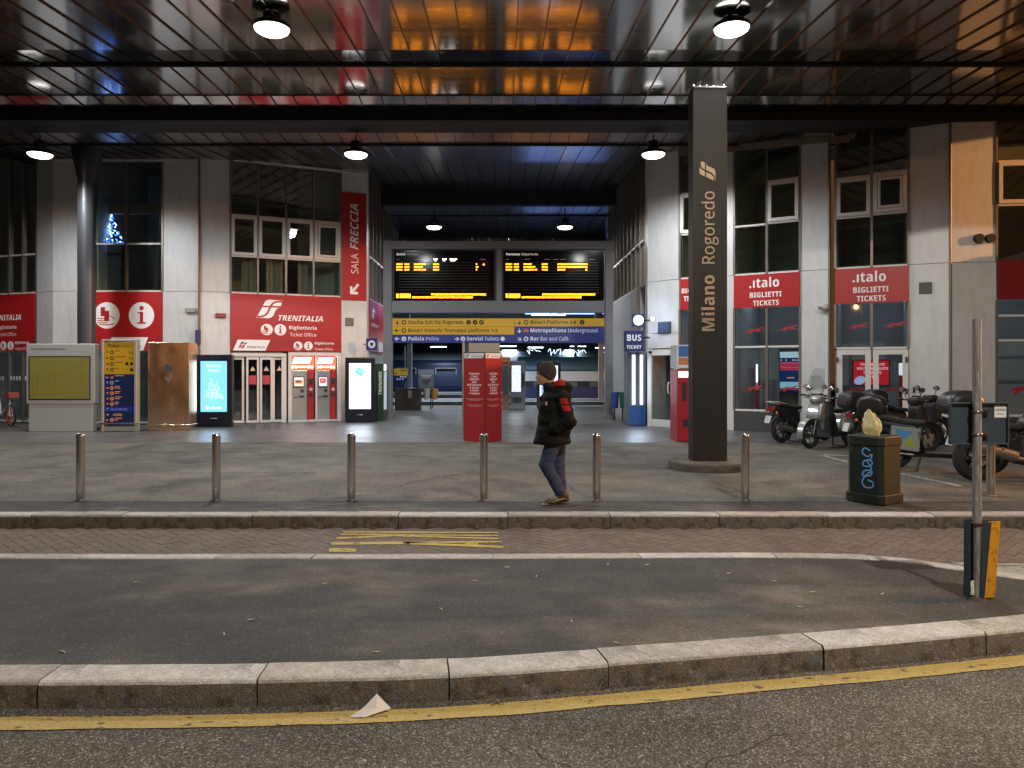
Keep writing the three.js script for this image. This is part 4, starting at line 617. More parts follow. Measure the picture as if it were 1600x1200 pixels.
// things standing in the passage
{
  const t = thing('vending_machine', 'vending machine with bright white lit front at the platform end', 'vending machine', [X(809, 30), 0, -30.3]);
  mesh('cabinet', rbox(0.6, 1.95, 0.6, 0.02), std(lin(0.12, 0.14, 0.18), 0.4), t, [0, 0.985, 0]);
  const tx = canvasTex(128, 384, (g, w, h) => { g.fillStyle = '#e6f0ff'; g.fillRect(0, 0, w, h); g.fillStyle = '#9fb8d8'; for (let k = 1; k < 6; k++) g.fillRect(0, k * 64, w, 6); g.fillStyle = '#c4a0a0'; for (let k = 0; k < 24; k++) g.fillRect((k * 37) % 118, Math.floor(k / 4) * 64 + 24, 8, 34); });
  mesh('lit_front', slab(0.36, 1.05, 0.02), lit(tx, 1.5), t, [-0.06, 1.25, 0.31]); mesh('coin_slot', box(0.09, 0.5, 0.02), darkMetal, t, [0.21, 1.2, 0.31]); mesh('hatch', box(0.34, 0.2, 0.02), darkMetal, t, [-0.04, 0.4, 0.31]);
  const l = new THREE.RectAreaLight(lin(0.8, 0.9, 1), 2.2, 0.36, 1.05); l.name = 'machine_glow'; l.position.set(-0.06, 1.25, 0.34); l.rotation.y = Math.PI; t.add(l);
  const p = thing('photo_booth', 'brown booth with orange top beside the lit vending machine', 'booth', [X(790.5, 30), 0, -30.3]);
  mesh('side_wall', box(0.3, 1.9, 0.7), std(lin(0.16, 0.1, 0.06), 0.6), p, [0, 0.95, 0]); mesh('top', box(0.36, 0.2, 0.74), std(lin(0.45, 0.12, 0.03), 0.5), p, [0, 2.0, 0]); mesh('curtain', box(0.2, 1.1, 0.02), std(lin(0.04, 0.09, 0.09), 0.8), p, [-0.02, 1.2, 0.36]);
  const a = thing('advertising_display', 'dark framed lit advertising display behind the walking person', 'display', [X(858, 30.5), 0, -30.8]);
  mesh('frame', rbox(0.98, 1.92, 0.16, 0.03), std(lin(0.015, 0.02, 0.05), 0.3), a, [0, 0.98, 0]); const sc = canvasTex(128, 256, (g, w, h) => { g.fillStyle = '#dfeaff'; g.fillRect(0, 0, w, h); g.fillStyle = '#7fa8e8'; g.fillRect(10, 150, 108, 60); });
  mesh('screen', slab(0.74, 1.4, 0.02), lit(sc, 1.8), a, [0, 1.08, 0.085]); const al = new THREE.RectAreaLight(lin(0.75, 0.85, 1), 2, 0.74, 1.4); al.name = 'display_glow'; al.position.set(0, 1.08, 0.1); al.rotation.y = Math.PI; a.add(al);
  const k = thing('counter_box', 'dark brown closed counter standing in the passage', 'counter', [X(636.5, 29.6), 0, -29.9]); mesh('body', rbox(1.0, 0.84, 0.6, 0.01), std(lin(0.02, 0.014, 0.012), 0.4), k, [0, 0.42, 0]); mesh('panel_label', box(0.14, 0.3, 0.01), std(lin(0.2, 0.18, 0.15), 0.6), k, [0.1, 0.65, 0.305]); mesh('top', box(1.04, 0.03, 0.64), darkMetal, k, [0, 0.855, 0]);
  const wb = thing('waste_bins', 'white and amber waste baskets hung on one post', 'waste bin', [X(673, 30.4), 0, -30.5]); mesh('post', cyl(0.025, 0.025, 0.72, 10), darkMetal, wb, [0, 0.36, 0]);
  mesh('basket', cyl(0.15, 0.11, 0.44, 20), std(lin(0.45, 0.43, 0.38), 0.6), wb, [-0.165, 0.62, 0.03]); mesh('basket', cyl(0.15, 0.11, 0.44, 20), std(lin(0.4, 0.24, 0.06), 0.6), wb, [0.165, 0.62, 0.03]);
  const ps = thing('poster_stand', 'grey poster on a stand in front of the blue coach', 'poster', [X(665, 31.6), 0, -31.8]); const ptx = canvasTex(128, 160, (g, w, h) => { g.fillStyle = '#6d7683'; g.fillRect(0, 0, w, h); g.fillStyle = '#8b95a2'; g.fillRect(0, 0, w, 40); g.fillStyle = '#c7ccd2'; g.fillRect(18, 44, 92, 9); g.fillRect(30, 58, 70, 7); g.fillStyle = '#4b4653'; g.beginPath(); g.moveTo(20, 92); g.lineTo(108, 76); g.lineTo(70, 132); g.closePath(); g.fill(); });
  board('poster', 0.66, 0.84, 0.04, printed(ptx), darkMetal, ps, [0, 1.2, 0]); for (const x of [-0.28, 0.28]) mesh('leg', box(0.04, 0.8, 0.04), darkMetal, ps, [x, 0.4, -0.03]);
  const ys = thing('platform_sign', 'small yellow and blue platform sign on a pole', 'sign', [X(626, 31), 0, -31.1]); const ytx = canvasTex(160, 140, (g, w, h) => { g.fillStyle = '#c9a52a'; g.fillRect(0, 0, w, 78); g.fillStyle = '#1a2c70'; g.fillRect(0, 78, w, 62); g.fillStyle = '#1b1712'; for (let i = 0; i < 3; i++) g.fillRect(80 + i * 24, 12, 16, 16); g.fillRect(14, 44, 16, 16); g.fillStyle = '#d5dcec'; for (let i = 0; i < 3; i++) { g.fillRect(74 + i * 26, 86, 18, 18); g.fillRect(34 + i * 30, 112, 18, 18); } });
  board('panel', 0.58, 0.5, 0.05, printed(ytx), greySteel, ys, [0, 1.4, 0.04]); mesh('pole', cyl(0.035, 0.035, 2.6, 12), greySteel, ys, [0.16, 1.3, -0.03]);
  for (const [px, c, lab, gl] of [[961, lin(0.02, 0.06, 0.25), 'blue waste bin on the passage wall', null], [974, lin(0.02, 0.12, 0.04), 'green waste bin on the passage wall beside the blue one', null]]) {
    const b = thing('wall_bin', lab, 'waste bin', [X(px, 23.6), 0, -23.6]); mesh('tub', new THREE.LatheGeometry([[0.001, 0], [0.1, 0], [0.125, 0.45], [0.14, 0.47], [0.14, 0.5], [0.12, 0.5]].map(q => new THREE.Vector2(...q)), 20), std(c, 0.5), b, [0, 0.4, 0]); mesh('post', cyl(0.025, 0.025, 0.9, 10), darkMetal, b, [0.0, 0.45, -0.15]); mesh('bracket', box(0.05, 0.05, 0.14), darkMetal, b, [0, 0.7, -0.1]);
  }
}
// ---------------------------------------------------------------- street furniture
const steel = std(lin(0.62, 0.61, 0.59), 0.17, 1), galv = (() => { const t = dataTex(256, 256, (i, j) => { const a = fbm(i * 0.05, j * 0.05, 4), v = 0.55 + (a - 0.5) * 0.35; return [v, v, v * 1.01]; }); t.repeat.set(3, 3); return new THREE.MeshStandardMaterial({ map: t, roughness: 0.5, metalness: 0.35 }); })();
{
  const lab = 'polished steel bollard standing along the forecourt kerb', t = thing('bollard', lab, 'bollard', [X(126, 9.2), 0, -9.2], 0, 'steel bollards along the kerb');
  mesh('tube', new THREE.LatheGeometry([[0.051, 0], [0.051, 0.785], [0.049, 0.8], [0.043, 0.812], [0.03, 0.818], [0.001, 0.82]].map(p => new THREE.Vector2(...p)), 36), steel, t);
  mesh('foot_ring', cyl(0.062, 0.066, 0.012, 32), std(lin(0.2, 0.19, 0.18), 0.5, 0.8), t, [0, 0.006, 0]);
  for (const px of [338, 549, 756, 932, 1164]) dup(t, [X(px, 9.2), 0, -9.2], 0);
  dup(t, [X(1548, 9.55), 0, -9.55], 0); dup(t, [X(-85, 9.2), 0, -9.2], 0);
}
// station name pillar
const bold = await new FontLoader().loadAsync('fonts/droid/droid_sans_bold.typeface.json'), regular = await new FontLoader().loadAsync('fonts/droid/droid_sans_regular.typeface.json');
{
  const d = 12.22, t = thing('name_pillar', 'tall dark bronze pillar lettered Milano Rogoredo on a round stone base', 'pillar', [X(1105.5, d), 0, -d]);
  const skin = dataTex(256, 1024, (i, j) => { const v = 0.15 + (fbm(i * 0.02, j * 0.006, 4) - 0.5) * 0.05 + (PERM[(i * 31 + j * 517) & 65535] - 0.5) * 0.02; return [v * 1.03, v * 0.97, v * 0.90]; }); const sm = new THREE.MeshStandardMaterial({ map: skin, roughness: 0.55, metalness: 0.15 });
  mesh('shaft', rbox(0.557, 6.04, 0.3, 0.012), sm, t, [0, 3.15, 0]); mesh('seam', box(0.559, 0.008, 0.302), std(lin(0.02, 0.018, 0.016), 0.6), t, [0, 2.05, 0]);
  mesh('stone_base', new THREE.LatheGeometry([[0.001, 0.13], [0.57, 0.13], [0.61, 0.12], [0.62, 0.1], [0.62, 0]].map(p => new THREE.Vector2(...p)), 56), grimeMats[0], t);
  const brass = std(lin(0.46, 0.35, 0.24), 0.5, 0.3);
  const word = (s, font, size, y0, len) => { const g = new TextGeometry(s, { font, size, depth: 0.012, curveSegments: 6, bevelEnabled: false }); g.computeBoundingBox(); const k = len / (g.boundingBox.max.x - g.boundingBox.min.x); g.scale(k, 1, 1); const m = mesh('lettering', g, brass, t, [0.068, y0, 0.15], [0, 0, Math.PI / 2]); return m; };
  word('Milano', bold, 0.2, 2.2, 0.9); word('Rogoredo', regular, 0.2, 3.285, 1.165);
  const pc = [[[0.30, 0.34], [0.40, 0.13], [0.47, 0.02], [0.62, 0], [0.86, 0.01], [0.70, 0.13], [0.60, 0.34]], [[0.70, 0.34], [0.80, 0.17], [0.92, 0.10], [1.18, 0.08], [1.12, 0.33]], [[0.28, 0.42], [0.56, 0.42], [0.44, 0.72], [0.30, 0.87], [0.06, 0.9]], [[0.67, 0.42], [1.06, 0.42], [0.93, 0.48], [0.86, 0.62], [0.80, 0.8], [0.72, 0.95], [0.5, 1.0], [0, 0.98], [0.35, 0.93], [0.52, 0.78]]];
  mesh('rail_mark', merge(pc.map(p => extr(shapeOf(p.map(q => [q[0] * 0.28, (1 - q[1]) * 0.26])), 0.012, 0))), brass, t, [0.085, 4.63, 0.156], [0, 0, Math.PI / 2]);
  const sp = []; for (let k = 0; k < 40; k++) { const x = rr(-0.28, 0.28); sp.push(bar([x, 6.17, rr(-0.1, 0.1)], [x + rr(-0.05, 0.05), 6.17 + rr(0.07, 0.11), rr(-0.14, 0.14)], 0.0025, 4)); }
  mesh('bird_spikes', merge(sp), std(lin(0.6, 0.55, 0.5), 0.25, 1), t).userData.kind = 'stuff';
}
{ // litter bin with a bag
  const d = 9.15, t = thing('litter_bin', 'dark green litter bin with blue graffiti at the kerb', 'litter bin', [X(1366, d), 0, -d], 0.58);
  const oct = (w, c) => shapeOf([[-w + c, -w], [w - c, -w], [w, -w + c], [w, w - c], [w - c, w], [-w + c, w], [-w, w - c], [-w, -w + c]]);
  const up = (w, c, h, y, bev = 0.006) => tr(extr(oct(w, c), h, bev), 0, y + h / 2, 0, Math.PI / 2);
  const wear = dataTex(256, 256, (i, j) => { const v = fbm(i * 0.03, j * 0.03, 5), k = v > 0.62 ? (v - 0.62) * 1.2 : 0; return [0.06 + k * 0.5, 0.105 + k * 0.4, 0.08 + k * 0.3]; }); wear.repeat.set(1.5, 1.5);
  const gm = new THREE.MeshStandardMaterial({ map: wear, roughness: 0.5 });
  mesh('body', up(0.225, 0.05, 0.6, 0.1), gm, t); mesh('plinth', up(0.25, 0.055, 0.11, 0), gm, t); mesh('lid', up(0.238, 0.055, 0.115, 0.69, 0.012), gm, t);
  const gp = [[0.03, 0.60], [-0.03, 0.63], [-0.06, 0.58], [0.0, 0.53], [0.045, 0.56], [0.03, 0.5], [-0.04, 0.47], [-0.05, 0.42], [0.03, 0.42], [0.05, 0.47], [-0.01, 0.49], [0.04, 0.38], [-0.04, 0.35], [-0.055, 0.3], [0.03, 0.31], [0.05, 0.36], [-0.02, 0.3], [-0.06, 0.22], [-0.03, 0.16], [0.05, 0.17], [0.06, 0.22], [0.0, 0.25]];
  const gg = tube(gp.map(p => [p[0] * 1.15, p[1], 0]), 0.0105, 160, 6); gg.scale(1, 1, 0.25); mesh('graffiti', gg, std(lin(0.10, 0.28, 0.62), 0.6), t, [-0.2265, 0.03, 0.05], [0, -Math.PI / 2, 0]);
  const bag = thing('plastic_bag', 'crumpled translucent yellow plastic bag stuck in the litter bin top', 'bag', [X(1360, d) + 0.0, 0.802, -d + 0.05]);
  const g = new THREE.IcosahedronGeometry(1, 6), p = g.attributes.position;
  for (let i = 0; i < p.count; i++) { let x = p.getX(i), y = p.getY(i), z = p.getZ(i); const n = 1 + 0.34 * (Math.abs(vn(x * 2.2 + 9, y * 2.2 + z * 1.7) - 0.5) * 2 - 0.5) + 0.16 * (Math.abs(vn(x * 5 + 3, y * 5 + z * 4) - 0.5) * 2 - 0.5); const h = (y + 1) / 2; p.setXYZ(i, x * 0.125 * n * (1 - 0.25 * h) - 0.03 * h * h, Math.max(0, (y + 0.75) * 0.165 * n), z * 0.1 * n * (1 - 0.3 * h)); }
  g.computeVertexNormals(); mesh('film', toCreasedNormals(g, 0.6), new THREE.MeshPhysicalMaterial({ color: lin(0.78, 0.76, 0.46), transmission: 0.55, thickness: 0, roughness: 0.45, side: THREE.DoubleSide }), bag);
}
{ // sign post on the island
  const d = 5.24, x = X(1526.5, d), t = thing('sign_post', 'galvanised steel post on the traffic island with sign back', 'sign post', [x, 0, -d]);
  mesh('post', cyl(0.0285, 0.0295, 1.955, 28), galv, t, [0, 0.978, 0]);
  const blue = std(lin(0.045, 0.065, 0.085), 0.55, 0.3), bw = 0.405, bh = 0.285;
  const sgn = mesh('sign_back', rbox(bw, bh, 0.012, 0.005), blue, t, [0.037, 1.222, -0.05]);
  mesh('sign_rim', merge([tr(rbox(bw, 0.012, 0.03, 0.004), 0, bh / 2), tr(rbox(bw, 0.012, 0.03, 0.004), 0, -bh / 2), tr(rbox(0.012, bh, 0.03, 0.004), -bw / 2), tr(rbox(0.012, bh, 0.03, 0.004), bw / 2)]), blue, sgn, [0, 0, 0.01]);
  const st = canvasTex(128, 128, (g) => { g.fillStyle = '#d9d9d4'; g.fillRect(0, 0, 128, 128); txt(g, 'CHOPPER', 64, 62, 40, 'bold', '#141414', 'center', 0.62); g.fillStyle = '#141414'; g.fillRect(30, 88, 68, 6); });
  board('sticker', 0.085, 0.085, 0.002, printed(st, 0.6), whiteFrame, sgn, [0.155, 0.085, 0.008]);
  for (const y of [1.31, 1.15]) { mesh('clamp', new THREE.TorusGeometry(0.031, 0.006, 8, 28), steel, t, [0, y, 0], [Math.PI / 2, 0, 0]); mesh('bracket', box(0.11, 0.022, 0.03), steel, t, [0.045, y, -0.03]); mesh('bolt', cyl(0.007, 0.007, 0.05, 8), steel, t, [0.05, y, 0.0], [Math.PI / 2, 0, 0]); }
  mesh('foot', cyl(0.045, 0.06, 0.02, 20), std(lin(0.06, 0.055, 0.045), 0.9), t, [0, 0.004, 0]);
  const m = thing('marker_panel', 'bent dark blue and amber marker panel strapped low on the sign post', 'marker panel', [x, 0, -d + 0.0]);
  const navy = std(lin(0.025, 0.035, 0.05), 0.5), amb = (() => { const tx = dataTex(64, 512, (i, j) => { const v = 0.9 + 0.14 * (fbm(i * 0.35, j * 0.01, 3) - 0.5) - (fbm(i * 0.05, j * 0.03, 4) > 0.62 ? 0.14 : 0); return [0.90 * v, 0.62 * v, 0.13 * v]; }); tx.repeat.set(8, 2); return new THREE.MeshStandardMaterial({ map: tx, roughness: 0.55 }); })();
  const yp = shapeOf([[0.026, 0.01], [0.122, 0.012], [0.163, 0.54], [0.068, 0.54]]), bp = shapeOf([[0.0, 0.02], [0.026, 0.01], [0.07, 0.545], [0.01, 0.545]]);
  mesh('amber_face', extr(yp, 0.008, 0.002), amb, m, [0, 0, 0.02], [0, 0.12, 0]); mesh('blue_side', extr(bp, 0.008, 0.002), navy, m, [0.0, 0, 0.035], [0, -0.25, 0]);
  mesh('blue_fin', box(0.006, 0.535, 0.07), navy, m, [-0.062, 0.277, -0.01]); mesh('back_plate', box(0.19, 0.53, 0.006), std(lin(0.012, 0.014, 0.018), 0.6), m, [0.035, 0.275, -0.045], [0, 0, -0.03]);
  mesh('strap', new THREE.TorusGeometry(0.034, 0.009, 8, 24), std(lin(0.06, 0.025, 0.015), 0.9), m, [0, 0.525, 0], [Math.PI / 2, 0, 0]);
  const pk = thing('paper_wrapper', 'crumpled pale wrapper tucked behind the sign post foot', 'litter', [x - 0.042, 0.02, -d + 0.015]); const wg = new THREE.PlaneGeometry(0.026, 0.1, 4, 10); for (let i = 0; i < wg.attributes.position.count; i++) wg.attributes.position.setZ(i, rr(-0.006, 0.006)); wg.computeVertexNormals(); mesh('sheet', wg, std(lin(0.62, 0.58, 0.45), 0.7, 0, { side: THREE.DoubleSide }), pk, [0, 0.06, 0]);
}
{ // litter
  const tp = thing('paper_tissue', 'crumpled white paper tissue lying against the island kerb', 'litter', [X(582, 3.86), LOW + 0.002, -3.79], 0.2);
  const g = new THREE.BufferGeometry(), V = [[-0.105, 0.004, 0.03], [-0.03, 0.006, 0.052], [0.03, 0.03, 0.012], [0.105, 0.02, 0.008], [0.035, 0.082, -0.035], [-0.035, 0.03, 0.0], [0.075, 0.045, -0.012]];
  g.setAttribute('position', new THREE.Float32BufferAttribute(V.flat(), 3)); g.setIndex([0, 1, 5, 5, 1, 2, 5, 2, 4, 1, 3, 2, 2, 3, 6, 2, 6, 4]); // a folded sheet leaning on the stone
  const gf = g.toNonIndexed(); gf.computeVertexNormals(); mesh('sheet', gf, std(lin(0.58, 0.56, 0.53), 0.85, 0, { side: THREE.DoubleSide }), tp);
  const butt = std(lin(0.6, 0.56, 0.47), 0.8), tip = std(lin(0.42, 0.33, 0.22), 0.8), cg = tr(cyl(0.0038, 0.0038, 0.022, 8), 0, 0, 0, 0, 0, Math.PI / 2), tg = tr(cyl(0.0042, 0.0042, 0.02, 8), 0.02, 0, 0, 0, 0, Math.PI / 2);
  for (const [px, py] of [[390, 968], [793, 886], [506, 912], [741, 907], [1137, 896], [1268, 925], [1378, 928], [1249, 948], [893, 970], [962, 1004], [590, 1018], [99, 1018], [690, 952], [950, 881], [1010, 882], [212, 909], [838, 900], [1210, 908], [1500, 889], [350, 990]]) { const d = F * 1.6 / (py - CY), k = thing('cigarette_butt', 'cigarette butt lying on the dark asphalt of the traffic island', 'litter', [X(px, d), 0.0, -d], rr(0, 6.28), 'cigarette butts on the island'); mesh('paper', cg, butt, k); mesh('filter', tg, tip, k); }
}
// red leaflet totem
{
  const P0 = [X(724.5, 16.85), 16.85], P1 = [X(758, 16.45), 16.45], P2 = [X(784, 16.9), 16.9], o = [X(756, 16.75), 0, -16.75], t = thing('advice_totem', 'red three sided cardboard totem about self service tickets', 'totem', o);
  const tx = canvasTex(384, 1600, (g, w, h) => { g.fillStyle = '#97181a'; g.fillRect(0, 0, w, h); g.fillStyle = '#d5d5d2'; g.beginPath(); g.moveTo(0, 0); g.lineTo(w, 0); g.lineTo(w * 0.86, 92); g.lineTo(0, 92); g.fill(); fsMark(g, w * 0.08, 22, 56, '#27404c', '#d5d5d2', '#a02a2c'); txt(g, 'TRENITALIA', w * 0.34, 70, 34, 'bold italic', '#47707c');
    ['Acquista', 'i tuoi', 'biglietti', 'alle', 'Self Service:', 'è sicuro', 'è facile', 'è veloce!'].forEach((s, k) => txt(g, s, w / 2, 386 + k * 51, 50, 'bold', '#ece4e0', 'center', 0.9)); g.fillStyle = '#c99a92'; for (const [y, k] of [[826, 0.8], [846, 0.5], [934, 0.7], [956, 0.45]]) g.fillRect(w / 2 - w * k / 2, y, w * k, 8); });
  const red = std(lin(0.36, 0.012, 0.012), 0.5);
  for (const [a, b] of [[P0, P1], [P1, P2]]) { const f = facet(...a, ...b), m = board('face', f.len, 1.97, 0.02, printed(tx, 0.5), red, t); onFacet(m, f, f.len / 2, 0.99, -0.012); m.position.sub(t.position); }
  { const f = facet(...P0, ...P2), m = mesh('back', box(f.len, 1.97, 0.02), red, t); onFacet(m, f, f.len / 2, 0.99, 0); m.position.sub(t.position); }
  mesh('corner_edge', cyl(0.014, 0.014, 1.96, 8), std(lin(0.12, 0.006, 0.006), 0.6), t, [P1[0] - o[0], 0.985, -P1[1] + 16.75 + 0.004]);
  mesh('top_cap', extr(shapeOf([P0, P1, P2].map(p => [p[0] - o[0], -(p[1] - 16.75)])), 0.02, 0), std(lin(0.04, 0.03, 0.03), 0.6), t, [0, 1.985, 0], [Math.PI / 2, 0, 0]);
  const pb = thing('plan_board', 'beige topped plan board on two legs behind the red totem', 'board', [X(756.5, 18.2), 0, -18.2]); mesh('panel', rbox(0.76, 0.95, 0.05, 0.01), std(lin(0.3, 0.27, 0.23), 0.6), pb, [0, 1.77, 0]); for (const x of [-0.3, 0.3]) mesh('leg', box(0.05, 1.3, 0.05), greySteel, pb, [x, 0.65, 0]);
  mesh('side_post', box(0.06, 2.28, 0.06), std(lin(0.3, 0.27, 0.22), 0.6), pb, [-0.5, 1.14, 0.0]); mesh('stay', box(0.14, 0.04, 0.04), greySteel, pb, [-0.43, 1.9, 0]);
}
// map board, train sign, copper cabinet
const aluGrey = std(lin(0.36, 0.37, 0.36), 0.5, 0.25), arrowAt = (g, x, y, a, c, k = 1) => { g.save(); g.translate(x, y); g.rotate(a); g.scale(k, k); g.strokeStyle = c; g.lineWidth = 6; g.beginPath(); g.moveTo(-13, 0); g.lineTo(13, 0); g.moveTo(2, -11); g.lineTo(13, 0); g.lineTo(2, 11); g.stroke(); g.restore(); };
{
  const d = 19.45, t = thing('timetable_board', 'grey steel board with a glazed yellow timetable sheet', 'board', [X(98.5, d), 0, -d]);
  mesh('upper_case', rbox(1.78, 1.56, 0.24, 0.03), aluGrey, t, [0, 1.5, 0]); mesh('lower_case', rbox(1.66, 0.72, 0.22, 0.02), aluGrey, t, [0, 0.36, 0.0]);
  mesh('opening', box(1.6, 1.14, 0.02), std(lin(0.03, 0.03, 0.03), 0.5), t, [-0.02, 1.39, 0.115]);
  const tx = canvasTex(1024, 720, (g, w, h) => { g.fillStyle = '#938a3c'; g.fillRect(0, 0, w, h); let s = 3; const q = () => { s = (s * 16807) % 2147483647; return s / 2147483647; }; for (let c = 0; c < 15; c++) for (let r = 0; r < 62; r++) { if (q() < 0.16) continue; g.fillStyle = q() < 0.1 ? '#5e551c' : '#857a2b'; g.fillRect(46 + c * 63, 44 + r * 10, 22 + q() * 26, 4.5); } g.strokeStyle = '#857a2b'; g.lineWidth = 4; g.strokeRect(28, 28, w - 56, h - 56); });
  board('timetable_sheet', 1.52, 1.07, 0.01, printed(tx, 0.7), whiteFrame, t, [-0.02, 1.39, 0.127]); mesh('glass', new THREE.PlaneGeometry(1.58, 1.12), clearGlass, t, [-0.02, 1.39, 0.14]);
  mesh('title_strip', box(0.9, 0.035, 0.004), std(lin(0.15, 0.16, 0.16), 0.6), t, [-0.32, 2.14, 0.122]); mesh('hinge_strip', box(1.66, 0.02, 0.03), std(lin(0.45, 0.45, 0.44), 0.4, 0.5), t, [0, 0.74, 0.115]);
  const t2 = thing('train_sign', 'tall yellow and blue direction sign headed Treni in a grey frame', 'sign', [X(190, d), 0, -d + 0.05]);
  const W = 0.92, H = 2.38; mesh('frame', merge([tr(rbox(0.07, H, 0.2, 0.02), -W / 2 + 0.035, H / 2), tr(rbox(0.07, H, 0.2, 0.02), W / 2 - 0.035, H / 2), tr(rbox(W, 0.05, 0.2, 0.02), 0, H - 0.02), tr(rbox(W - 0.1, 0.12, 0.16, 0.02), 0, 0.07)]), std(lin(0.38, 0.37, 0.34), 0.4, 0.4), t2); mesh('kick_bar', tr(cyl(0.02, 0.02, W + 0.1, 12), 0, 0, 0, 0, 0, Math.PI / 2), steel, t2, [0, 0.22, 0.1]);
  const sx = canvasTex(384, 1040, (g, w, h) => {
    g.fillStyle = '#b28a1c'; g.fillRect(0, 0, w, h * 0.385); g.fillStyle = '#0f2148'; g.fillRect(0, h * 0.385, w, h); txt(g, 'Treni', 44, 68, 58, 'bold', '#17130c'); txt(g, 'Trains', 212, 68, 40, '', '#4a3d15');
    const A = [-Math.PI / 2, Math.PI, 0, -Math.PI / 2]; for (let r = 0; r < 4; r++) { const y = 128 + r * 72; arrowAt(g, 38, y, A[r], '#17130c', 1.2); disc(g, 96, y, 24, '#17130c'); disc(g, 96, y, 11, '#b9a25a'); g.fillStyle = '#4d4018'; g.fillRect(134, y - 22, [60, 138, 110, 40][r], 9); } txt(g, '1-8', 304, 146, 44, 'bold', '#17130c'); txt(g, '1-5', 304, 218, 44, 'bold', '#17130c'); g.fillStyle = '#17130c'; g.fillRect(268, 252, 36, 36); disc(g, 346, 270, 20, '#17130c'); disc(g, 346, 344, 20, '#17130c');
    const or = '#e0925c', B = [Math.PI, -Math.PI / 2, 0, -Math.PI / 2, -Math.PI / 4, -Math.PI / 4, -Math.PI / 2, 0, Math.PI]; for (let r = 0; r < 9; r++) { const y = 440 + r * 66, c = r < 2 ? '#98a2b4' : r === 6 ? '#7d86d8' : or; if (r === 6) { g.fillStyle = '#1a2c8a'; g.fillRect(0, y - 30, w, 56); } arrowAt(g, 38, y, B[r], c, 1.2); if (r === 0) { g.fillStyle = '#c06a2c'; g.fillRect(78, y - 12, 40, 26); } else if (r < 6 || r === 8) { disc(g, 96, y, 23, c); disc(g, 96, y, 11, '#0f2148'); } g.fillStyle = c; if (r === 6) txt(g, 'SALA FRECCIA', 74, y + 14, 36, 'bold italic', c, 'left', 0.9); else if (r === 7) txt(g, '.ıtalo', 100, y + 16, 50, 'bold', c); else { g.fillRect(134, y - 26, [110, 50, 60, 70, 90, 50, 0, 0, 90][r], 10); if (r > 1) g.fillRect(134, y - 4, [0, 0, 70, 50, 60, 40, 0, 0, 40][r], 9); } g.fillStyle = '#23345e'; g.fillRect(0, y + 31, w, 3); } });
  board('sign_face', W - 0.14, H - 0.22, 0.12, printed(sx, 0.35), aluGrey, t2, [0, 1.24, 0]);
  const t3 = thing('metal_cabinet', 'brushed copper coloured metal cabinet with two warning stickers', 'cabinet', [X(263, 19.6), 0, -19.85]);
  const cu = std(lin(0.80, 0.58, 0.40), 1, 1, { roughnessMap: (() => { const t = dataTex(256, 256, (i, j) => { const v = 0.14 + 0.16 * fbm(i * 0.02, j * 0.02, 4) + 0.04 * PERM[(i * 7 + (j >> 5) * 517) & 65535]; return [v, v, v]; }, false); return t; })() }); mesh('case', rbox(1.08, 2.2, 0.5, 0.012), cu, t3, [0, 1.225, 0]); mesh('base', rbox(1.06, 0.13, 0.48, 0.01), cu, t3, [0, 0.065, 0]); mesh('ledge', rbox(1.11, 0.045, 0.54, 0.012), std(lin(0.7, 0.55, 0.42), 0.2, 1), t3, [0, 0.15, 0]);
  mesh('round_sticker', tr(cyl(0.11, 0.11, 0.004, 32), 0, 0, 0, Math.PI / 2), std(lin(0.05, 0.05, 0.05), 0.6), t3, [0.0, 1.64, 0.252]); mesh('triangle_sticker', tr(cyl(0.12, 0.12, 0.004, 3), 0, 0, 0, Math.PI / 2), std(lin(0.16, 0.11, 0.08), 0.6), t3, [0, 1.36, 0.252]);
}
// backlit advertising screens
function adScreen(x, d, turn, tex, k, tint, label, w, h) {
  const t = thing('advertising_screen', label, 'display', [x, 0, -d], turn);
  mesh('case', rbox(w, h, 0.22, 0.03), std(lin(0.008, 0.011, 0.02), 0.22), t, [0, h / 2, 0]);
  const sw = w * 0.72, sh = h * 0.70; mesh('screen', slab(sw, sh, 0.01), lit(tex, k, tint), t, [0, h * 0.56, 0.112]);
  mesh('maker_mark', merge([tr(cyl(0.022, 0.022, 0.004, 3), -0.07, 0, 0, Math.PI / 2), tr(box(0.12, 0.022, 0.004), 0.03, 0)]), std(lin(0.5, 0.5, 0.52), 0.5), t, [0, h * 0.12, 0.112]);
  const l = new THREE.RectAreaLight(tint, k * 1.3, sw, sh); l.name = 'screen_light'; l.position.set(0, h * 0.56, 0.125); l.rotation.y = Math.PI; t.add(l);
}
const ad1 = canvasTex(256, 512, (g, w, h) => { g.fillStyle = '#8fcdf2'; g.fillRect(0, 0, w, h); txt(g, 'Buone', w / 2, 62, 46, 'bold', '#e9f6ff', 'center'); txt(g, 'Feste', w / 2, 112, 46, 'bold', '#e9f6ff', 'center'); g.fillStyle = '#d8f0ff'; let s = 7; const q = () => { s = (s * 16807) % 2147483647; return s / 2147483647; }; for (const [cx, top, hh, ww] of [[104, 170, 190, 70], [160, 200, 176, 62]]) for (let k = 0; k < 70; k++) { const v = Math.sqrt(q()), a = (q() - 0.5) * 2 * ww * v; g.fillRect(cx + a - 7, top + v * hh, 13, 9); } disc(g, 66, 470, 20, '#e9f6ff'); g.fillStyle = '#e9f6ff'; g.fillRect(100, 462, 106, 20); });
const ad2 = canvasTex(256, 512, (g, w, h) => { g.fillStyle = '#eef3ff'; g.fillRect(0, 0, w, h); g.save(); g.translate(120, 96); g.rotate(0.5); g.fillStyle = '#5aa6e6'; g.fillRect(-44, -42, 92, 78); disc(g, 2, -6, 14, '#b8e0ff'); g.restore(); });
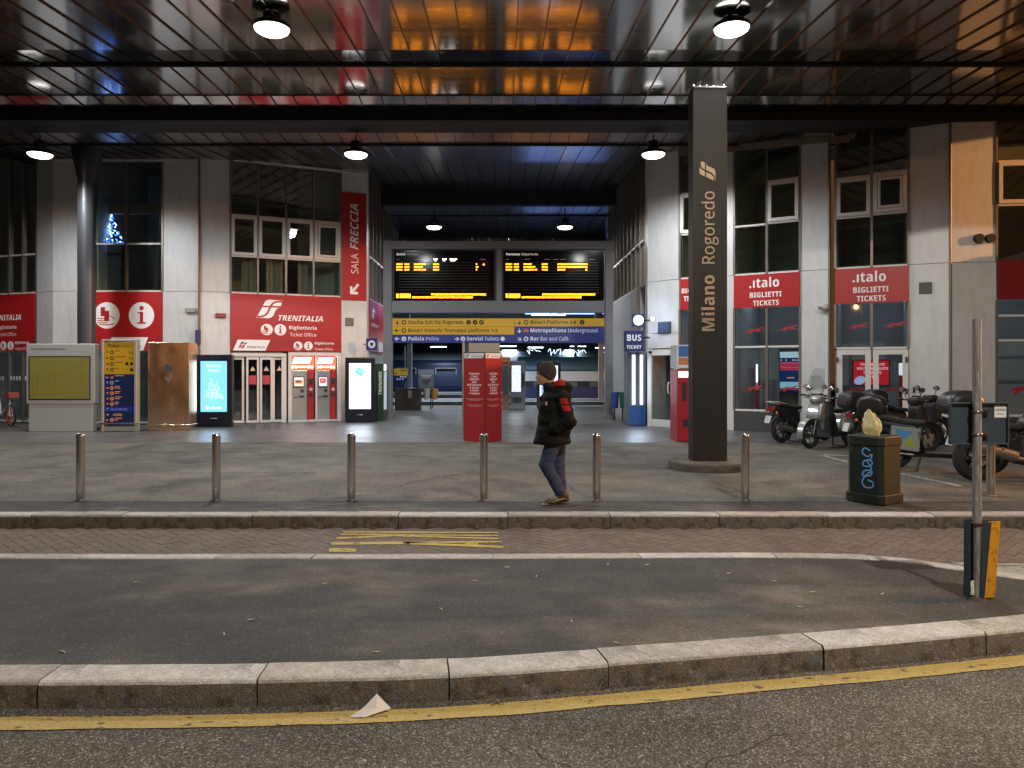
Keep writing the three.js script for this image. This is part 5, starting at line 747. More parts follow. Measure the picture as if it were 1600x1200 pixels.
adScreen(X(336, 21.1), 21.1, 0.06, ad1, 1.9, lin(0.72, 0.9, 1), 'advertising screen with pale blue festive picture beside ticket office door', 1.0, 2.03);
adScreen(X(563, 22.9), 22.9, 0.1, ad2, 3.4, lin(0.82, 0.9, 1), 'advertising screen glowing white with a small blue square', 0.9, 1.98);
{
  const t = thing('ticket_pillar', 'green and violet regional train ticket machine at the passage corner', 'ticket machine', [-3.98, 0, -23.75]);
  const tx = canvasTex(256, 768, (g, w, h) => { g.fillStyle = '#1d3a26'; g.fillRect(0, 0, w, h); g.fillStyle = '#54465c'; g.beginPath(); g.moveTo(0, 30); g.quadraticCurveTo(150, 150, 130, h); g.lineTo(0, h); g.fill(); g.fillStyle = '#8c7480'; g.beginPath(); g.moveTo(0, 330); g.quadraticCurveTo(70, 450, 90, h); g.lineTo(20, h); g.fill(); g.save(); g.translate(228, 420); g.rotate(-Math.PI / 2); txt(g, 'TRENORD', 0, 0, 70, 'bold', '#c8d0cc'); g.restore(); });
  board('cabinet', 0.5, 1.78, 0.5, printed(tx, 0.4), std(lin(0.02, 0.06, 0.03), 0.4), t, [0, 0.9, 0]); mesh('side_panel', box(0.04, 1.2, 0.3), glow(lin(0.7, 0.8, 1), 0.7), t, [0.272, 0.95, 0.05]); mesh('lamp_head', rbox(0.07, 0.2, 0.1, 0.02), glow(lin(0.75, 1, 0.95), 2.2), t, [0.275, 1.68, 0.12]); mesh('foot', box(0.54, 0.03, 0.54), darkMetal, t, [0, 0.015, 0]);
}
// ticket machines in the niche
function ticketMachine(px0, px1, label, tilt) {
  const s0 = lf2.s(px0), s1 = lf2.s(px1), w = s1 - s0, t = thing('ticket_machine', label, 'ticket machine'); onFacet(t, lf2, (s0 + s1) / 2, 0.032, -0.42);
  const silver = std(lin(0.5, 0.5, 0.5), 0.3, 0.8), redM = std(lin(0.42, 0.015, 0.02), 0.4);
  const hx = canvasTex(256, 140, (g, W, H) => { g.fillStyle = '#f0552f'; g.fillRect(0, 0, W, H); g.fillStyle = '#fff'; g.beginPath(); g.moveTo(40, 10); g.lineTo(230, 10); g.lineTo(206, 76); g.lineTo(16, 76); g.fill(); for (const x of [24, 60, 196, 230]) disc(g, x, 110, 15, '#fff'); g.fillRect(84, 100, 92, 18); });
  mesh('header', slab(w, 0.42, 0.3), [redM, redM, redM, redM, lit(hx, 3.2), redM], t, [0, 1.78, 0.02]);
  mesh('body', rbox(w * 0.7, 1.55, 0.36, 0.02), silver, t, [-w * 0.14, 0.78, 0]); mesh('red_side', rbox(w * 0.27, 1.55, 0.34, 0.01), redM, t, [w * 0.36, 0.78, 0]);
  const sx = canvasTex(128, 128, (g) => { g.fillStyle = tilt ? '#eaf2ff' : '#f3e2cc'; g.fillRect(0, 0, 128, 128); g.fillStyle = tilt ? '#e05248' : '#c0783a'; g.fillRect(12, tilt ? 16 : 40, 100, tilt ? 70 : 48); g.fillStyle = tilt ? '#f0a8a0' : '#3a2416'; g.fillRect(30, tilt ? 36 : 52, 50, 18); });
  mesh('bezel', rbox(w * 0.46, 0.36, 0.05, 0.02), darkMetal, t, [-w * 0.16, 1.2, 0.185], [-0.15, 0, 0]); mesh('screen', slab(w * 0.4, 0.28, 0.01), lit(sx, 1.3), t, [-w * 0.16, 1.2, 0.215], [-0.15, 0, 0]);
  mesh('keypad', box(0.1, 0.1, 0.03), darkMetal, t, [-w * 0.02, 0.92, 0.19]); mesh('slot', box(0.16, 0.06, 0.03), darkMetal, t, [-w * 0.04, 0.74, 0.19]); mesh('slot', box(0.1, 0.03, 0.03), darkMetal, t, [-w * 0.3, 0.72, 0.19]); mesh('card_reader', rbox(0.11, 0.2, 0.06, 0.02), darkMetal, t, [w * 0.36, 1.22, 0.18]); mesh('coin_slot', tr(cyl(0.05, 0.05, 0.03, 20), 0, 0, 0, Math.PI / 2), std(lin(0.5, 0.5, 0.5), 0.4), t, [w * 0.36, 0.96, 0.18]); mesh('tray', box(0.12, 0.1, 0.04), darkMetal, t, [w * 0.36, 0.8, 0.18]);
}
ticketMachine(456, 493, 'self service ticket machine with a brown picture on its screen', false);
ticketMachine(496, 527, 'self service ticket machine with a red and white screen, beside niche edge', true);
// bus ticket corner
{
  const t = thing('bus_ticket_sign', 'blue projecting sign with white letters BUS TICKET', 'sign', [X(990, 20.9), 0, -20.9]);
  const tx = canvasTex(256, 288, (g, w, h) => { g.fillStyle = '#16235e'; g.fillRect(0, 0, w, h); txt(g, 'BUS', w / 2, 138, 118, 'bold', '#dfe3ee', 'center', 0.92); txt(g, 'TICKET', w / 2, 246, 62, 'bold', '#dfe3ee', 'center', 0.98); });
  board('panel', 0.53, 0.58, 0.12, new THREE.MeshStandardMaterial({ map: tx, roughness: 0.4, emissive: lin(1, 1, 1), emissiveMap: tx, emissiveIntensity: 0.16 }), std(lin(0.02, 0.03, 0.12), 0.5), t, [0, 2.4, 0]); mesh('bracket', box(0.22, 0.05, 0.05), darkMetal, t, [0.34, 2.5, 0]);
  const r = thing('transit_sign', 'small blue square sign with a glowing white disc', 'sign', [X(997, 20.85), 0, -20.85]);
  mesh('panel', rbox(0.33, 0.36, 0.1, 0.01), std(lin(0.02, 0.04, 0.16), 0.4), r, [0, 2.98, 0]); mesh('lamp_disc', tr(cyl(0.135, 0.135, 0.03, 36), 0, 0, 0, Math.PI / 2), glow(lin(0.85, 0.92, 1), 5), r, [0, 2.98, 0.055]); mesh('bracket', box(0.2, 0.04, 0.04), darkMetal, r, [0.24, 2.98, 0]);
  const fl = thing('flood_lamp', 'small cold white wall lamp lighting the corner panel beside bus ticket sign', 'lamp', [4.19, 3.02, -20.9]); mesh('bulb', new THREE.SphereGeometry(0.05, 16, 12), glow(lin(0.7, 0.82, 1), 12), fl); mesh('arm', bar([0, 0, -0.05], [0.12, 0.0, -0.22], 0.015), darkMetal, fl);
  const l = new THREE.PointLight(lin(0.62, 0.76, 1), 1.7, 0, 2); l.name = 'flood_light'; l.castShadow = true; l.shadow.radius = 2; fl.add(l);
  const k = thing('ticket_kiosk', 'narrow blue bus ticket kiosk with two upright glows put in for window reflections', 'kiosk', [3.84, 0, -21.75]);
  mesh('case', rbox(0.5, 2.12, 0.8, 0.02), std(lin(0.1, 0.12, 0.16), 0.5), k, [0, 1.06, 0]); mesh('blue_base', rbox(0.46, 0.55, 0.03, 0.01), std(lin(0.02, 0.09, 0.3), 0.4), k, [0, 0.3, 0.41]);
  for (const [x, w] of [[-0.1, 0.09], [0.12, 0.08]]) { mesh('light_strip', rbox(w, 1.42, 0.03, 0.01), glow(lin(0.8, 0.9, 1), 2.6), k, [x, 1.32, 0.415]); const q = new THREE.RectAreaLight(lin(0.6, 0.78, 1), 16, w, 1.42); q.name = 'added_strip_fill'; q.position.set(x, 1.32, 0.435); q.rotation.y = Math.PI; k.add(q); }  // strips glow in place of light mirrored by the kiosk windows
  const v = thing('snack_machine', 'red snack vending machine half hidden by the station name pillar', 'vending machine', [X(1058, 16.7) + 0.375, 0, -17.05]);
  mesh('cabinet', rbox(0.75, 1.62, 0.7, 0.02), std(lin(0.36, 0.015, 0.025), 0.35), v, [0, 0.81, 0]); const px = canvasTex(128, 128, (g) => { g.fillStyle = '#cfd4dc'; g.fillRect(0, 0, 128, 128); g.fillStyle = '#3a66a8'; g.fillRect(6, 6, 90, 60); g.fillStyle = '#c07a4a'; g.fillRect(6, 70, 90, 40); }); board('header', 0.75, 0.52, 0.66, printed(px), std(lin(0.5, 0.5, 0.48), 0.5), v, [0, 1.9, 0]); mesh('lit_panel', box(0.22, 0.14, 0.02), glow(lin(1, 0.85, 0.85), 2), v, [-0.24, 1.5, 0.352]); mesh('selector', box(0.1, 0.4, 0.03), darkMetal, v, [-0.22, 1.12, 0.355]); mesh('tray', box(0.5, 0.16, 0.02), darkMetal, v, [0, 0.42, 0.355]);
}
// screens inside the shop
{
  const s1 = canvasTex(256, 400, (g, w, h) => { g.fillStyle = '#17326a'; g.fillRect(0, 0, w, h); g.fillStyle = '#bfe6f6'; g.fillRect(0, 0, w, 62); for (let r = 0; r < 4; r++) { g.fillStyle = r % 2 ? '#c23a52' : '#d4506a'; g.fillRect(0, 104 + r * 22, w, 20); } g.fillStyle = '#e8eef4'; for (const x of [8, 70, 150, 180, 210, 236]) g.fillRect(x, 78, 14, 14); g.fillStyle = '#d8a060'; g.fillRect(84, 258, 90, 12); g.fillStyle = '#9fd8f0'; for (let r = 0; r < 3; r++) g.fillRect(0, 306 + r * 22, w, 19); });
  const f = rf1, a = f.s(1214), b = f.s(1248), t = thing('timetable_screen', 'lit timetable screen with red and blue rows inside shop window', 'screen'); onFacet(t, f, (a + b) / 2, 0.06, -0.4);
  mesh('screen', slab(b - a, 1.02, 0.03), lit(s1, 0.85), t, [0, 1.5, 0.03]); mesh('case', rbox(b - a + 0.06, 2.1, 0.08, 0.02), darkMetal, t, [0, 1.05, -0.04]);
  const s2 = canvasTex(384, 256, (g, w, h) => { g.fillStyle = '#c4202e'; g.fillRect(0, 0, w, h); ['CON LA TARIFFA FLEX', 'PUOI CAMBIARE BIGLIETTO', 'TUTTE LE VOLTE', 'CHE VUOI.'].forEach((s, k) => txt(g, s, w * 0.54, 52 + k * 44, 36, 'bold', '#f6e4e6', 'center', 0.72)); g.fillStyle = '#a8c4ec'; g.beginPath(); g.ellipse(70, 210, 64, 44, -0.3, 0, 7); g.fill(); });
  const f2 = rf2, c = f2.s(1331), e = f2.s(1388), u = thing('promotion_screen', 'lit red promotion screen behind the entrance door', 'screen'); onFacet(u, f2, (c + e) / 2 + 0.02, 0.06, -0.7);
  mesh('screen', slab(e - c, 0.6, 0.03), lit(s2, 0.9), u, [0, 1.47, 0.03]); mesh('stand', box(0.1, 1.3, 0.06), darkMetal, u, [0, 0.65, -0.03]); mesh('case', rbox(e - c + 0.06, 0.66, 0.06, 0.02), darkMetal, u, [0, 1.47, -0.02]);
  const rd = thing('ticket_terminal', 'slim red ticket terminal with small lit head inside the shop', 'ticket machine'); onFacet(rd, rf2, f2.s(1412), 0.06, -0.6); mesh('column', rbox(0.16, 1.4, 0.16, 0.02), std(lin(0.3, 0.015, 0.02), 0.4), rd, [0, 0.7, 0]); mesh('lit_head', rbox(0.18, 0.3, 0.05, 0.02), glow(lin(0.9, 0.9, 1), 1.2), rd, [0, 1.56, 0.06]);
  const sl = thing('ticket_terminal', 'slim red ticket terminal with a thin upright light behind the window', 'ticket machine'); onFacet(sl, rf1, rf1.s(1170), 0.06, -0.9); mesh('column', rbox(0.06, 1.0, 0.1, 0.02), std(lin(0.35, 0.015, 0.02), 0.4), sl, [0, 0.5, 0]); mesh('light_rod', rbox(0.05, 0.5, 0.05, 0.02), glow(lin(0.8, 0.88, 1), 2.2), sl, [0, 1.45, 0]); mesh('rod_foot', cyl(0.03, 0.03, 0.2, 10), glow(lin(0.9, 0.2, 0.2), 0.6), sl, [0, 1.1, 0]);
}
// decorated tree behind the upper window
{
  const d = 22.75, t = thing('decorated_tree', 'small dark tree covered with blue and white fairy lights behind upper window', 'christmas tree', [X(173, d), 0, -d]);
  mesh('cabinet', rbox(0.9, 1.4, 0.5, 0.02), std(lin(0.03, 0.03, 0.03), 0.7), t, [0, 4.66, 0]); mesh('trunk', cyl(0.03, 0.04, 0.3, 10), std(lin(0.05, 0.03, 0.02), 0.8), t, [0, 5.45, 0]);
  const tw = []; for (let k = 0; k < 420; k++) { const h = Math.pow(rnd(), 1.4), a = rr(0, 6.28), r = 0.45 * (1 - h) * rr(0.3, 1); const x = Math.cos(a) * r, z = Math.sin(a) * r, y = 5.42 + h * 0.95; tw.push(bar([x * 0.5, y + 0.02, z * 0.5], [x, y - 0.03, z], 0.008, 4)); }
  mesh('foliage', merge(tw), std(lin(0.015, 0.035, 0.02), 0.9), t).userData.kind = 'stuff';
  const bl = [[], []], sg = new THREE.SphereGeometry(0.02, 8, 6); for (let k = 0; k < 140; k++) { const h = Math.pow(rnd(), 1.3) * 0.93, a = rr(0.2, 2.94), r = 0.47 * (1 - h) * rr(0.9, 1.02); bl[k % 5 < 3 ? 0 : 1].push(sg.clone().translate(Math.cos(a) * r, 5.42 + h * 0.97, Math.sin(a) * r)); }
  mesh('fairy_lights', merge(bl[0]), glow(lin(0.03, 0.12, 1), 14), t).userData.kind = 'stuff'; mesh('fairy_lights', merge(bl[1]), glow(lin(0.6, 0.9, 1), 12), t).userData.kind = 'stuff';
}
{ // small things on the walls
  const c = thing('security_camera', 'white security camera on the wall beside the entrance', 'camera'); onFacet(c, rf1, rf1.s(1289), rf1.y(1289, 481), 0.0); mesh('dome', new THREE.SphereGeometry(0.09, 20, 14), std(lin(0.4, 0.39, 0.37), 0.4), c, [0.03, 0, 0.1]); mesh('barrel', tr(cyl(0.035, 0.045, 0.2, 16), -0.06, -0.02, 0.2, 1.2, 0, 0.7), std(lin(0.4, 0.39, 0.37), 0.4), c); mesh('plate', box(0.14, 0.2, 0.03), aluGrey, c, [0.03, -0.04, 0.015]);
  const s = thing('pictogram_plate', 'small square blue pictogram sign at the passage corner', 'sign', [X(580, 23.3), 0, -23.4]); const tx = canvasTex(96, 96, (g) => { g.fillStyle = '#16245c'; g.fillRect(0, 0, 96, 96); disc(g, 48, 48, 32, '#c9cfdc'); g.fillStyle = '#16245c'; g.fillRect(34, 34, 28, 22); g.fillRect(38, 58, 20, 8); }); board('panel', 0.34, 0.37, 0.05, printed(tx), greySteel, s, [0, 2.4, 0]); mesh('bracket', box(0.12, 0.04, 0.04), greySteel, s, [-0.2, 2.4, 0]);
}
{ // hire bicycle at the wall
  const b = thing('bicycle', 'silver hire bicycle with orange wheels parked by the glazed front', 'bicycle', [X(17, 21.2), 0, -21.2], 2.55);
  const org = std(lin(0.6, 0.09, 0.02), 0.5), sil = std(lin(0.5, 0.5, 0.52), 0.35, 0.4);
  for (const x of [0, 1.02]) { const w = new THREE.Group(); w.name = 'wheel'; b.add(w); w.position.set(x, 0.31, 0); mesh('tyre', new THREE.TorusGeometry(0.29, 0.021, 10, 40), std(lin(0.02, 0.02, 0.02), 0.8), w); mesh('rim', new THREE.TorusGeometry(0.265, 0.014, 8, 40), org, w); const sp = []; for (let k = 0; k < 5; k++) { const a = k * 1.2566; sp.push(bar([0, 0, 0], [Math.cos(a) * 0.26, Math.sin(a) * 0.26, 0], 0.011, 6)); } mesh('spokes', merge(sp), org, w); mesh('hub', tr(cyl(0.035, 0.035, 0.1, 14), 0, 0, 0, Math.PI / 2), sil, w); }
  mesh('frame', merge([bar([0.06, 0.75, 0], [0.14, 0.55, 0], 0.022), bar([0.12, 0.62, 0], [0.6, 0.3, 0], 0.024), bar([0.6, 0.3, 0], [0.72, 0.8, 0], 0.02), bar([0.6, 0.3, 0.03], [1.02, 0.31, 0.03], 0.013), bar([0.68, 0.6, 0.02], [1.02, 0.31, 0.03], 0.013), bar([0.6, 0.3, -0.03], [1.02, 0.31, -0.03], 0.013)]), sil, b); mesh('fork', merge([bar([0.06, 0.78, 0], [0.0, 0.31, 0.05], 0.015), bar([0.06, 0.78, 0], [0.0, 0.31, -0.05], 0.015)]), sil, b);
  mesh('handlebar', tube([[0.16, 1.0, -0.28], [0.08, 1.0, -0.1], [0.06, 0.98, 0], [0.08, 1.0, 0.1], [0.16, 1.0, 0.28]], 0.014, 24, 8), std(lin(0.03, 0.03, 0.03), 0.5), b); mesh('stem', bar([0.06, 0.75, 0], [0.06, 0.98, 0], 0.016), sil, b); mesh('saddle', rbox(0.26, 0.06, 0.16, 0.03), std(lin(0.03, 0.03, 0.03), 0.5), b, [0.76, 0.84, 0]); mesh('basket', rbox(0.22, 0.16, 0.28, 0.02), std(lin(0.35, 0.06, 0.04), 0.6), b, [-0.09, 0.88, 0]); mesh('mudguard', new THREE.TorusGeometry(0.325, 0.012, 6, 20, 1.6), org, b, [1.02, 0.31, 0], [0, 0, 0.6]);
}
// ---------------------------------------------------------------- walking person
function fieldMesh(lo, hi, n, dist) { // mesh of the zero surface of a distance function inside a box
  const mc = new MarchingCubes(n, new THREE.MeshBasicMaterial(), false, false, 200000), h = n / 2, c = lo.map((v, k) => (v + hi[k]) / 2), e = lo.map((v, k) => (hi[k] - v) / 2);
  mc.isolation = 0;
  for (let k = 0; k < n; k++) for (let j = 0; j < n; j++) for (let i = 0; i < n; i++) mc.field[k * n * n + j * n + i] = -dist(c[0] + (i - h) / h * e[0], c[1] + (j - h) / h * e[1], c[2] + (k - h) / h * e[2]);
  mc.update();
  const p = new Float32Array(mc.positionArray.slice(0, mc.count * 3)); for (let i = 0; i < p.length; i++) p[i] = c[i % 3] + p[i] * e[i % 3];
  let g = new THREE.BufferGeometry(); g.setAttribute('position', new THREE.BufferAttribute(p, 3)); g = mergeVertices(g, 1e-5); g.computeVertexNormals(); return g;
}
const sm = (a, b, k) => { const h = Math.max(0, k - Math.abs(a - b)) / k; return Math.min(a, b) - h * h * k * 0.25; };
const cap = (x, y, z, a, b, ra, rb) => { const bx = b[0] - a[0], by = b[1] - a[1], bz = b[2] - a[2], px = x - a[0], py = y - a[1], pz = z - a[2], t = Math.max(0, Math.min(1, (px * bx + py * by + pz * bz) / (bx * bx + by * by + bz * bz))); return Math.hypot(px - bx * t, py - by * t, pz - bz * t) - (ra + (rb - ra) * t); };
const ell = (x, y, z, c, r) => { const a = (x - c[0]) / r[0], b = (y - c[1]) / r[1], d = (z - c[2]) / r[2], k = Math.sqrt(a * a + b * b + d * d); return (k - 1) * Math.min(...r); };
{
  const t = thing('person', 'person walking in black padded jacket with red sleeve patches, jeans and knit hat', 'person', [X(868, 8.95), 0, -8.95]);
  const HC = [-0.115, 1.545, 0];
  const head = (x, y, z) => { // face looks to -x
    let d = ell(x, y, z, [HC[0] + 0.012, HC[1] + 0.02, 0], [0.095, 0.112, 0.077]);
    d = sm(d, ell(x, y, z, [HC[0] - 0.035, HC[1] - 0.055, 0], [0.062, 0.075, 0.058]), 0.05);
    d = sm(d, cap(x, y, z, [HC[0] - 0.088, HC[1] + 0.005, 0], [HC[0] - 0.112, HC[1] - 0.032, 0], 0.010, 0.014), 0.018); // nose
    d = sm(d, ell(x, y, z, [HC[0] - 0.083, HC[1] - 0.105, 0], [0.022, 0.018, 0.026]), 0.025); // chin
    d = sm(d, ell(x, y, z, [HC[0] - 0.092, HC[1] - 0.066, 0], [0.012, 0.012, 0.024]), 0.012); // lips
    d = sm(d, cap(x, y, z, [HC[0] - 0.082, HC[1] + 0.03, -0.035], [HC[0] - 0.082, HC[1] + 0.03, 0.035], 0.014, 0.014), 0.02); // brow
    for (const s of [-1, 1]) { d = Math.max(d, -ell(x, y, z, [HC[0] - 0.094, HC[1] + 0.006, s * 0.033], [0.016, 0.011, 0.017])); d = sm(d, ell(x, y, z, [HC[0] - 0.074, HC[1] + 0.004, s * 0.032], [0.013, 0.012, 0.013]), 0.004); d = sm(d, ell(x, y, z, [HC[0] + 0.015, HC[1] - 0.01, s * 0.077], [0.024, 0.034, 0.012]), 0.008); }
    return sm(d, cap(x, y, z, [HC[0] + 0.03, HC[1] - 0.06, 0], [0.0, 1.3, 0], 0.055, 0.062), 0.04);
  };
  const hipL = [-0.005, 0.83, 0.085], hipR = [0.03, 0.83, -0.085], knL = [-0.118, 0.475, 0.085], knR = [0.035, 0.445, -0.08], anL = [0.05, 0.125, 0.075], anR = [0.075, 0.1, -0.07];
  const body = (x, y, z) => { let d = cap(x, y, z, [0.02, 0.88, 0], [0.04, 1.24, 0], 0.115, 0.13); for (const [h, k, a] of [[hipL, knL, anL], [hipR, knR, anR]]) { d = sm(d, cap(x, y, z, h, k, 0.072, 0.05), 0.04); d = sm(d, cap(x, y, z, k, a, 0.046, 0.034), 0.02); } for (const s of [-1, 1]) { d = sm(d, cap(x, y, z, [0.06, 1.28, s * 0.16], [0.19, 1.0, s * 0.24], 0.05, 0.04), 0.05); d = sm(d, cap(x, y, z, [0.19, 1.0, s * 0.24], [-0.02, 0.93, s * 0.2], 0.038, 0.03), 0.02); } return d; };
  const skin = std(lin(0.42, 0.24, 0.16), 0.55), gB = fieldMesh([-0.3, 0.05, -0.32], [0.32, 1.42, 0.32], 80, body), gH = fieldMesh([-0.26, 1.28, -0.12], [0.08, 1.7, 0.12], 100, head);
  mesh('body', merge([gB, gH]), skin, t);
  // jacket
  const prof = [[0.70, -0.045, 0.218, 0.222], [0.8, -0.04, 0.212, 0.225], [0.95, -0.02, 0.196, 0.222], [1.15, -0.008, 0.197, 0.212], [1.28, 0.0, 0.182, 0.196], [1.36, 0.018, 0.15, 0.145], [1.43, 0.02, 0.105, 0.105], [1.5, 0.02, 0.08, 0.085]];
  const at = (y) => { for (let i = 1; i < prof.length; i++) if (y < prof[i][0]) { const k = Math.max(0, (y - prof[i - 1][0]) / (prof[i][0] - prof[i - 1][0])); return [1, 2, 3].map(q => prof[i - 1][q] + (prof[i][q] - prof[i - 1][q]) * k); } return prof[prof.length - 1].slice(1); };
  const jacket = (x, y, z) => {
    const [cx, rx, rz] = at(y), q = (Math.hypot((x - cx) / rx, z / rz) - 1) * Math.min(rx, rz); let d = Math.max(q, 0.722 + 0.02 * x - y, y - 1.455);
    for (const s of [-1, 1]) { const sh = [0.065, 1.275, s * 0.175], el = s > 0 ? [0.145, 0.985, 0.25] : [0.13, 1.0, -0.245], wr = [-0.03, 0.925, s * 0.235]; d = sm(d, cap(x, y, z, sh, el, 0.09, 0.073), 0.045); d = sm(d, cap(x, y, z, el, wr, 0.073, 0.064), 0.03); }
    d = sm(d, cap(x, y, z, [0.07, 1.425, -0.09], [0.07, 1.425, 0.09], 0.062, 0.062), 0.05); d = sm(d, cap(x, y, z, [0.13, 1.40, -0.06], [0.13, 1.40, 0.06], 0.066, 0.066), 0.04); // hood lying on the back
    d = sm(d, cap(x, y, z, [-0.1, 1.385, -0.05], [-0.1, 1.385, 0.05], 0.045, 0.045), 0.05); // collar
    const w = fbm(x * 9 + z * 6, y * 16, 3) - 0.5, f = fbm(x * 26 + z * 13, y * 38 + 7, 2) - 0.5; return d + w * 0.026 + f * 0.008 + 0.004 * Math.sin(y * 48);
  };
  const gJ = fieldMesh([-0.36, 0.68, -0.4], [0.36, 1.56, 0.4], 96, jacket), n = gJ.attributes.position.count, col = new Float32Array(n * 3), P = gJ.attributes.position;
  for (let i = 0; i < n; i++) { const x = P.getX(i), y = P.getY(i), z = P.getZ(i); let c = [0.006, 0.0062, 0.006]; const sx = x - 0.02 - (1.28 - y) * 0.32; if (z > 0.1 && sx > 0.0 && sx < 0.09 && ((y > 1.205 && y < 1.275) || (y > 1.125 && y < 1.185))) c = [0.32, 0.014, 0.014]; if (y > 1.415 && x > -0.03 && x < 0.098) c = [0.34, 0.018, 0.016]; col.set(c, i * 3); }
  gJ.setAttribute('color', new THREE.BufferAttribute(col, 3)); mesh('jacket', gJ, new THREE.MeshPhysicalMaterial({ color: 0xffffff, vertexColors: true, roughness: 0.8, specularIntensity: 0.35 }), t);
  mesh('badge', tr(new THREE.SphereGeometry(0.5, 12, 8), 0, 0, 0), std(lin(0.5, 0.3, 0.24), 0.6), t, [-0.118, 1.2, 0.168]).scale.set(0.03, 0.06, 0.02);
  // jeans
  const jeans = (x, y, z) => { let d = 9; for (const [h, k, a] of [[hipL, knL, anL], [hipR, knR, anR]]) { d = sm(d, cap(x, y, z, h, k, 0.105, 0.079), 0.03); d = sm(d, cap(x, y, z, k, [a[0], a[1] + 0.03, a[2]], 0.079, 0.066), 0.03); } d = sm(d, cap(x, y, z, [0.0, 0.82, -0.07], [0.0, 0.82, 0.07], 0.12, 0.12), 0.04); const w = fbm(x * 14 + y * 6, y * 20 - x * 9, 3) - 0.5; return Math.max(d + w * 0.022, 0.115 - y, y - 0.86); };
    mesh('jeans', fieldMesh([-0.26, 0.09, -0.24], [0.18, 0.9, 0.24], 84, jeans), std(lin(0.024, 0.036, 0.085), 0.85), t);
  // shoes
  const shoe = (a, heel, toe) => (x, y, z) => { let d = cap(x, y, z, [heel[0], heel[1] + 0.045, a[2]], [toe[0] + 0.05, toe[1] + 0.035, a[2]], 0.043, 0.036); d = sm(d, cap(x, y, z, [toe[0] + 0.07, toe[1] + 0.035, a[2]], [toe[0] + 0.03, toe[1] + 0.026, a[2]], 0.04, 0.03), 0.03); d = sm(d, cap(x, y, z, [heel[0], heel[1] + 0.05, a[2]], [a[0], a[1] + 0.02, a[2]], 0.042, 0.045), 0.03); const k = (x - heel[0]) / (toe[0] - heel[0]), floor = heel[1] + (toe[1] - heel[1]) * Math.max(0, Math.min(1, k)); return Math.max(d, floor - y); };
  const shoeM = std(lin(0.10, 0.075, 0.035), 0.6), soleM = std(lin(0.42, 0.34, 0.2), 0.6), str = std(lin(0.5, 0.42, 0.26), 0.5);
  for (const [a, heel, toe] of [[anL, [0.105, 0.075], [-0.145, 0.004]], [anR, [0.125, 0.008], [-0.09, 0.004]]]) {
    const s = mesh('shoe', fieldMesh([-0.2, -0.02, a[2] - 0.08], [0.2, 0.24, a[2] + 0.08], 56, shoe(a, heel, toe)), shoeM, t), dx = toe[0] - heel[0], dy = toe[1] - heel[1];
    mesh('sole', rbox(Math.hypot(dx, dy) + 0.02, 0.016, 0.078, 0.007), soleM, s, [(heel[0] + toe[0]) / 2 - 0.004, (heel[1] + toe[1]) / 2 + 0.006, a[2]], [0, 0, Math.atan2(dy, dx) + Math.PI]);
    for (let k = 0; k < 3; k++) mesh('stripe', box(0.012, 0.05, 0.003), str, s, [heel[0] + dx * (0.42 + k * 0.12), heel[1] + dy * 0.5 + 0.05, a[2] + 0.041], [0, 0, 0.7]);
  }
  // knit hat pulled over the ears
  const hat = (x, y, z) => { const d = ell(x, y, z, [HC[0] + 0.018, HC[1] + 0.032, 0], [0.11, 0.123, 0.093]); const cut = (HC[1] + 0.03 - y) + (x - (HC[0] - 0.09)) * -0.78; let k = Math.max(d, cut); k = sm(k, Math.max(Math.abs(ell(x, y, z, [HC[0] + 0.018, HC[1] + 0.03, 0], [0.113, 0.126, 0.097])) - 0.005, cut, -cut - 0.045), 0.012); return k + 0.0016 * Math.sin((Math.atan2(z, x - HC[0])) * 46); };
  mesh('knit_hat', fieldMesh([-0.26, 1.36, -0.13], [0.06, 1.74, 0.13], 96, hat), std(lin(0.035, 0.024, 0.021), 0.95), t);
  for (const s of [-1, 1]) mesh('eye', new THREE.SphereGeometry(0.0105, 12, 8), std(lin(0.12, 0.1, 0.09), 0.2), t, [HC[0] - 0.080, HC[1] + 0.005, s * 0.033]);
  mesh('scarf', tr(new THREE.TorusGeometry(0.078, 0.034, 12, 28), 0, 0, 0, Math.PI / 2), std(lin(0.015, 0.015, 0.017), 0.9), t, [-0.045, 1.405, 0], [0, 0, -0.25]);
}
// ---------------------------------------------------------------- scooters and a motorcycle
const rubber = std(lin(0.016, 0.016, 0.017), 0.75), blackPl = std(lin(0.016, 0.016, 0.018), 0.38), chrome = std(lin(0.62, 0.61, 0.6), 0.12, 1), rimM = std(lin(0.16, 0.16, 0.17), 0.35, 0.8), seatM = std(lin(0.02, 0.02, 0.021), 0.55);
const paintM = (c) => new THREE.MeshPhysicalMaterial({ color: c, roughness: 0.35, metalness: 0.35, clearcoat: 1, clearcoatRoughness: 0.08 });
function wheel(parent, x, r, w, spokes, rim = rimM) {
  const g = new THREE.Group(); g.name = 'wheel'; parent.add(g); g.position.set(x, r, 0);
  mesh('tyre', new THREE.TorusGeometry(r - w * 0.5, w * 0.5, 14, 44), rubber, g); mesh('rim', tr(new THREE.CylinderGeometry(r - w * 0.82, r - w * 0.82, w * 0.7, 40, 1, true), 0, 0, 0, Math.PI / 2), rim, g);
  const sp = []; for (let k = 0; k < spokes; k++) { const a = k / spokes * 6.283; sp.push(tr(box(r - w * 0.8, 0.036, 0.03), Math.cos(a) * (r - w * 0.8) / 2, Math.sin(a) * (r - w * 0.8) / 2, 0, 0, 0, a)); } mesh('spokes', merge(sp), rim, g); mesh('hub', tr(cyl(0.055, 0.055, w * 1.1, 20), 0, 0, 0, Math.PI / 2), rim, g); mesh('brake_disc', tr(cyl(0.105, 0.105, 0.006, 28), 0, 0, w * 0.6, Math.PI / 2), steel, g);
}
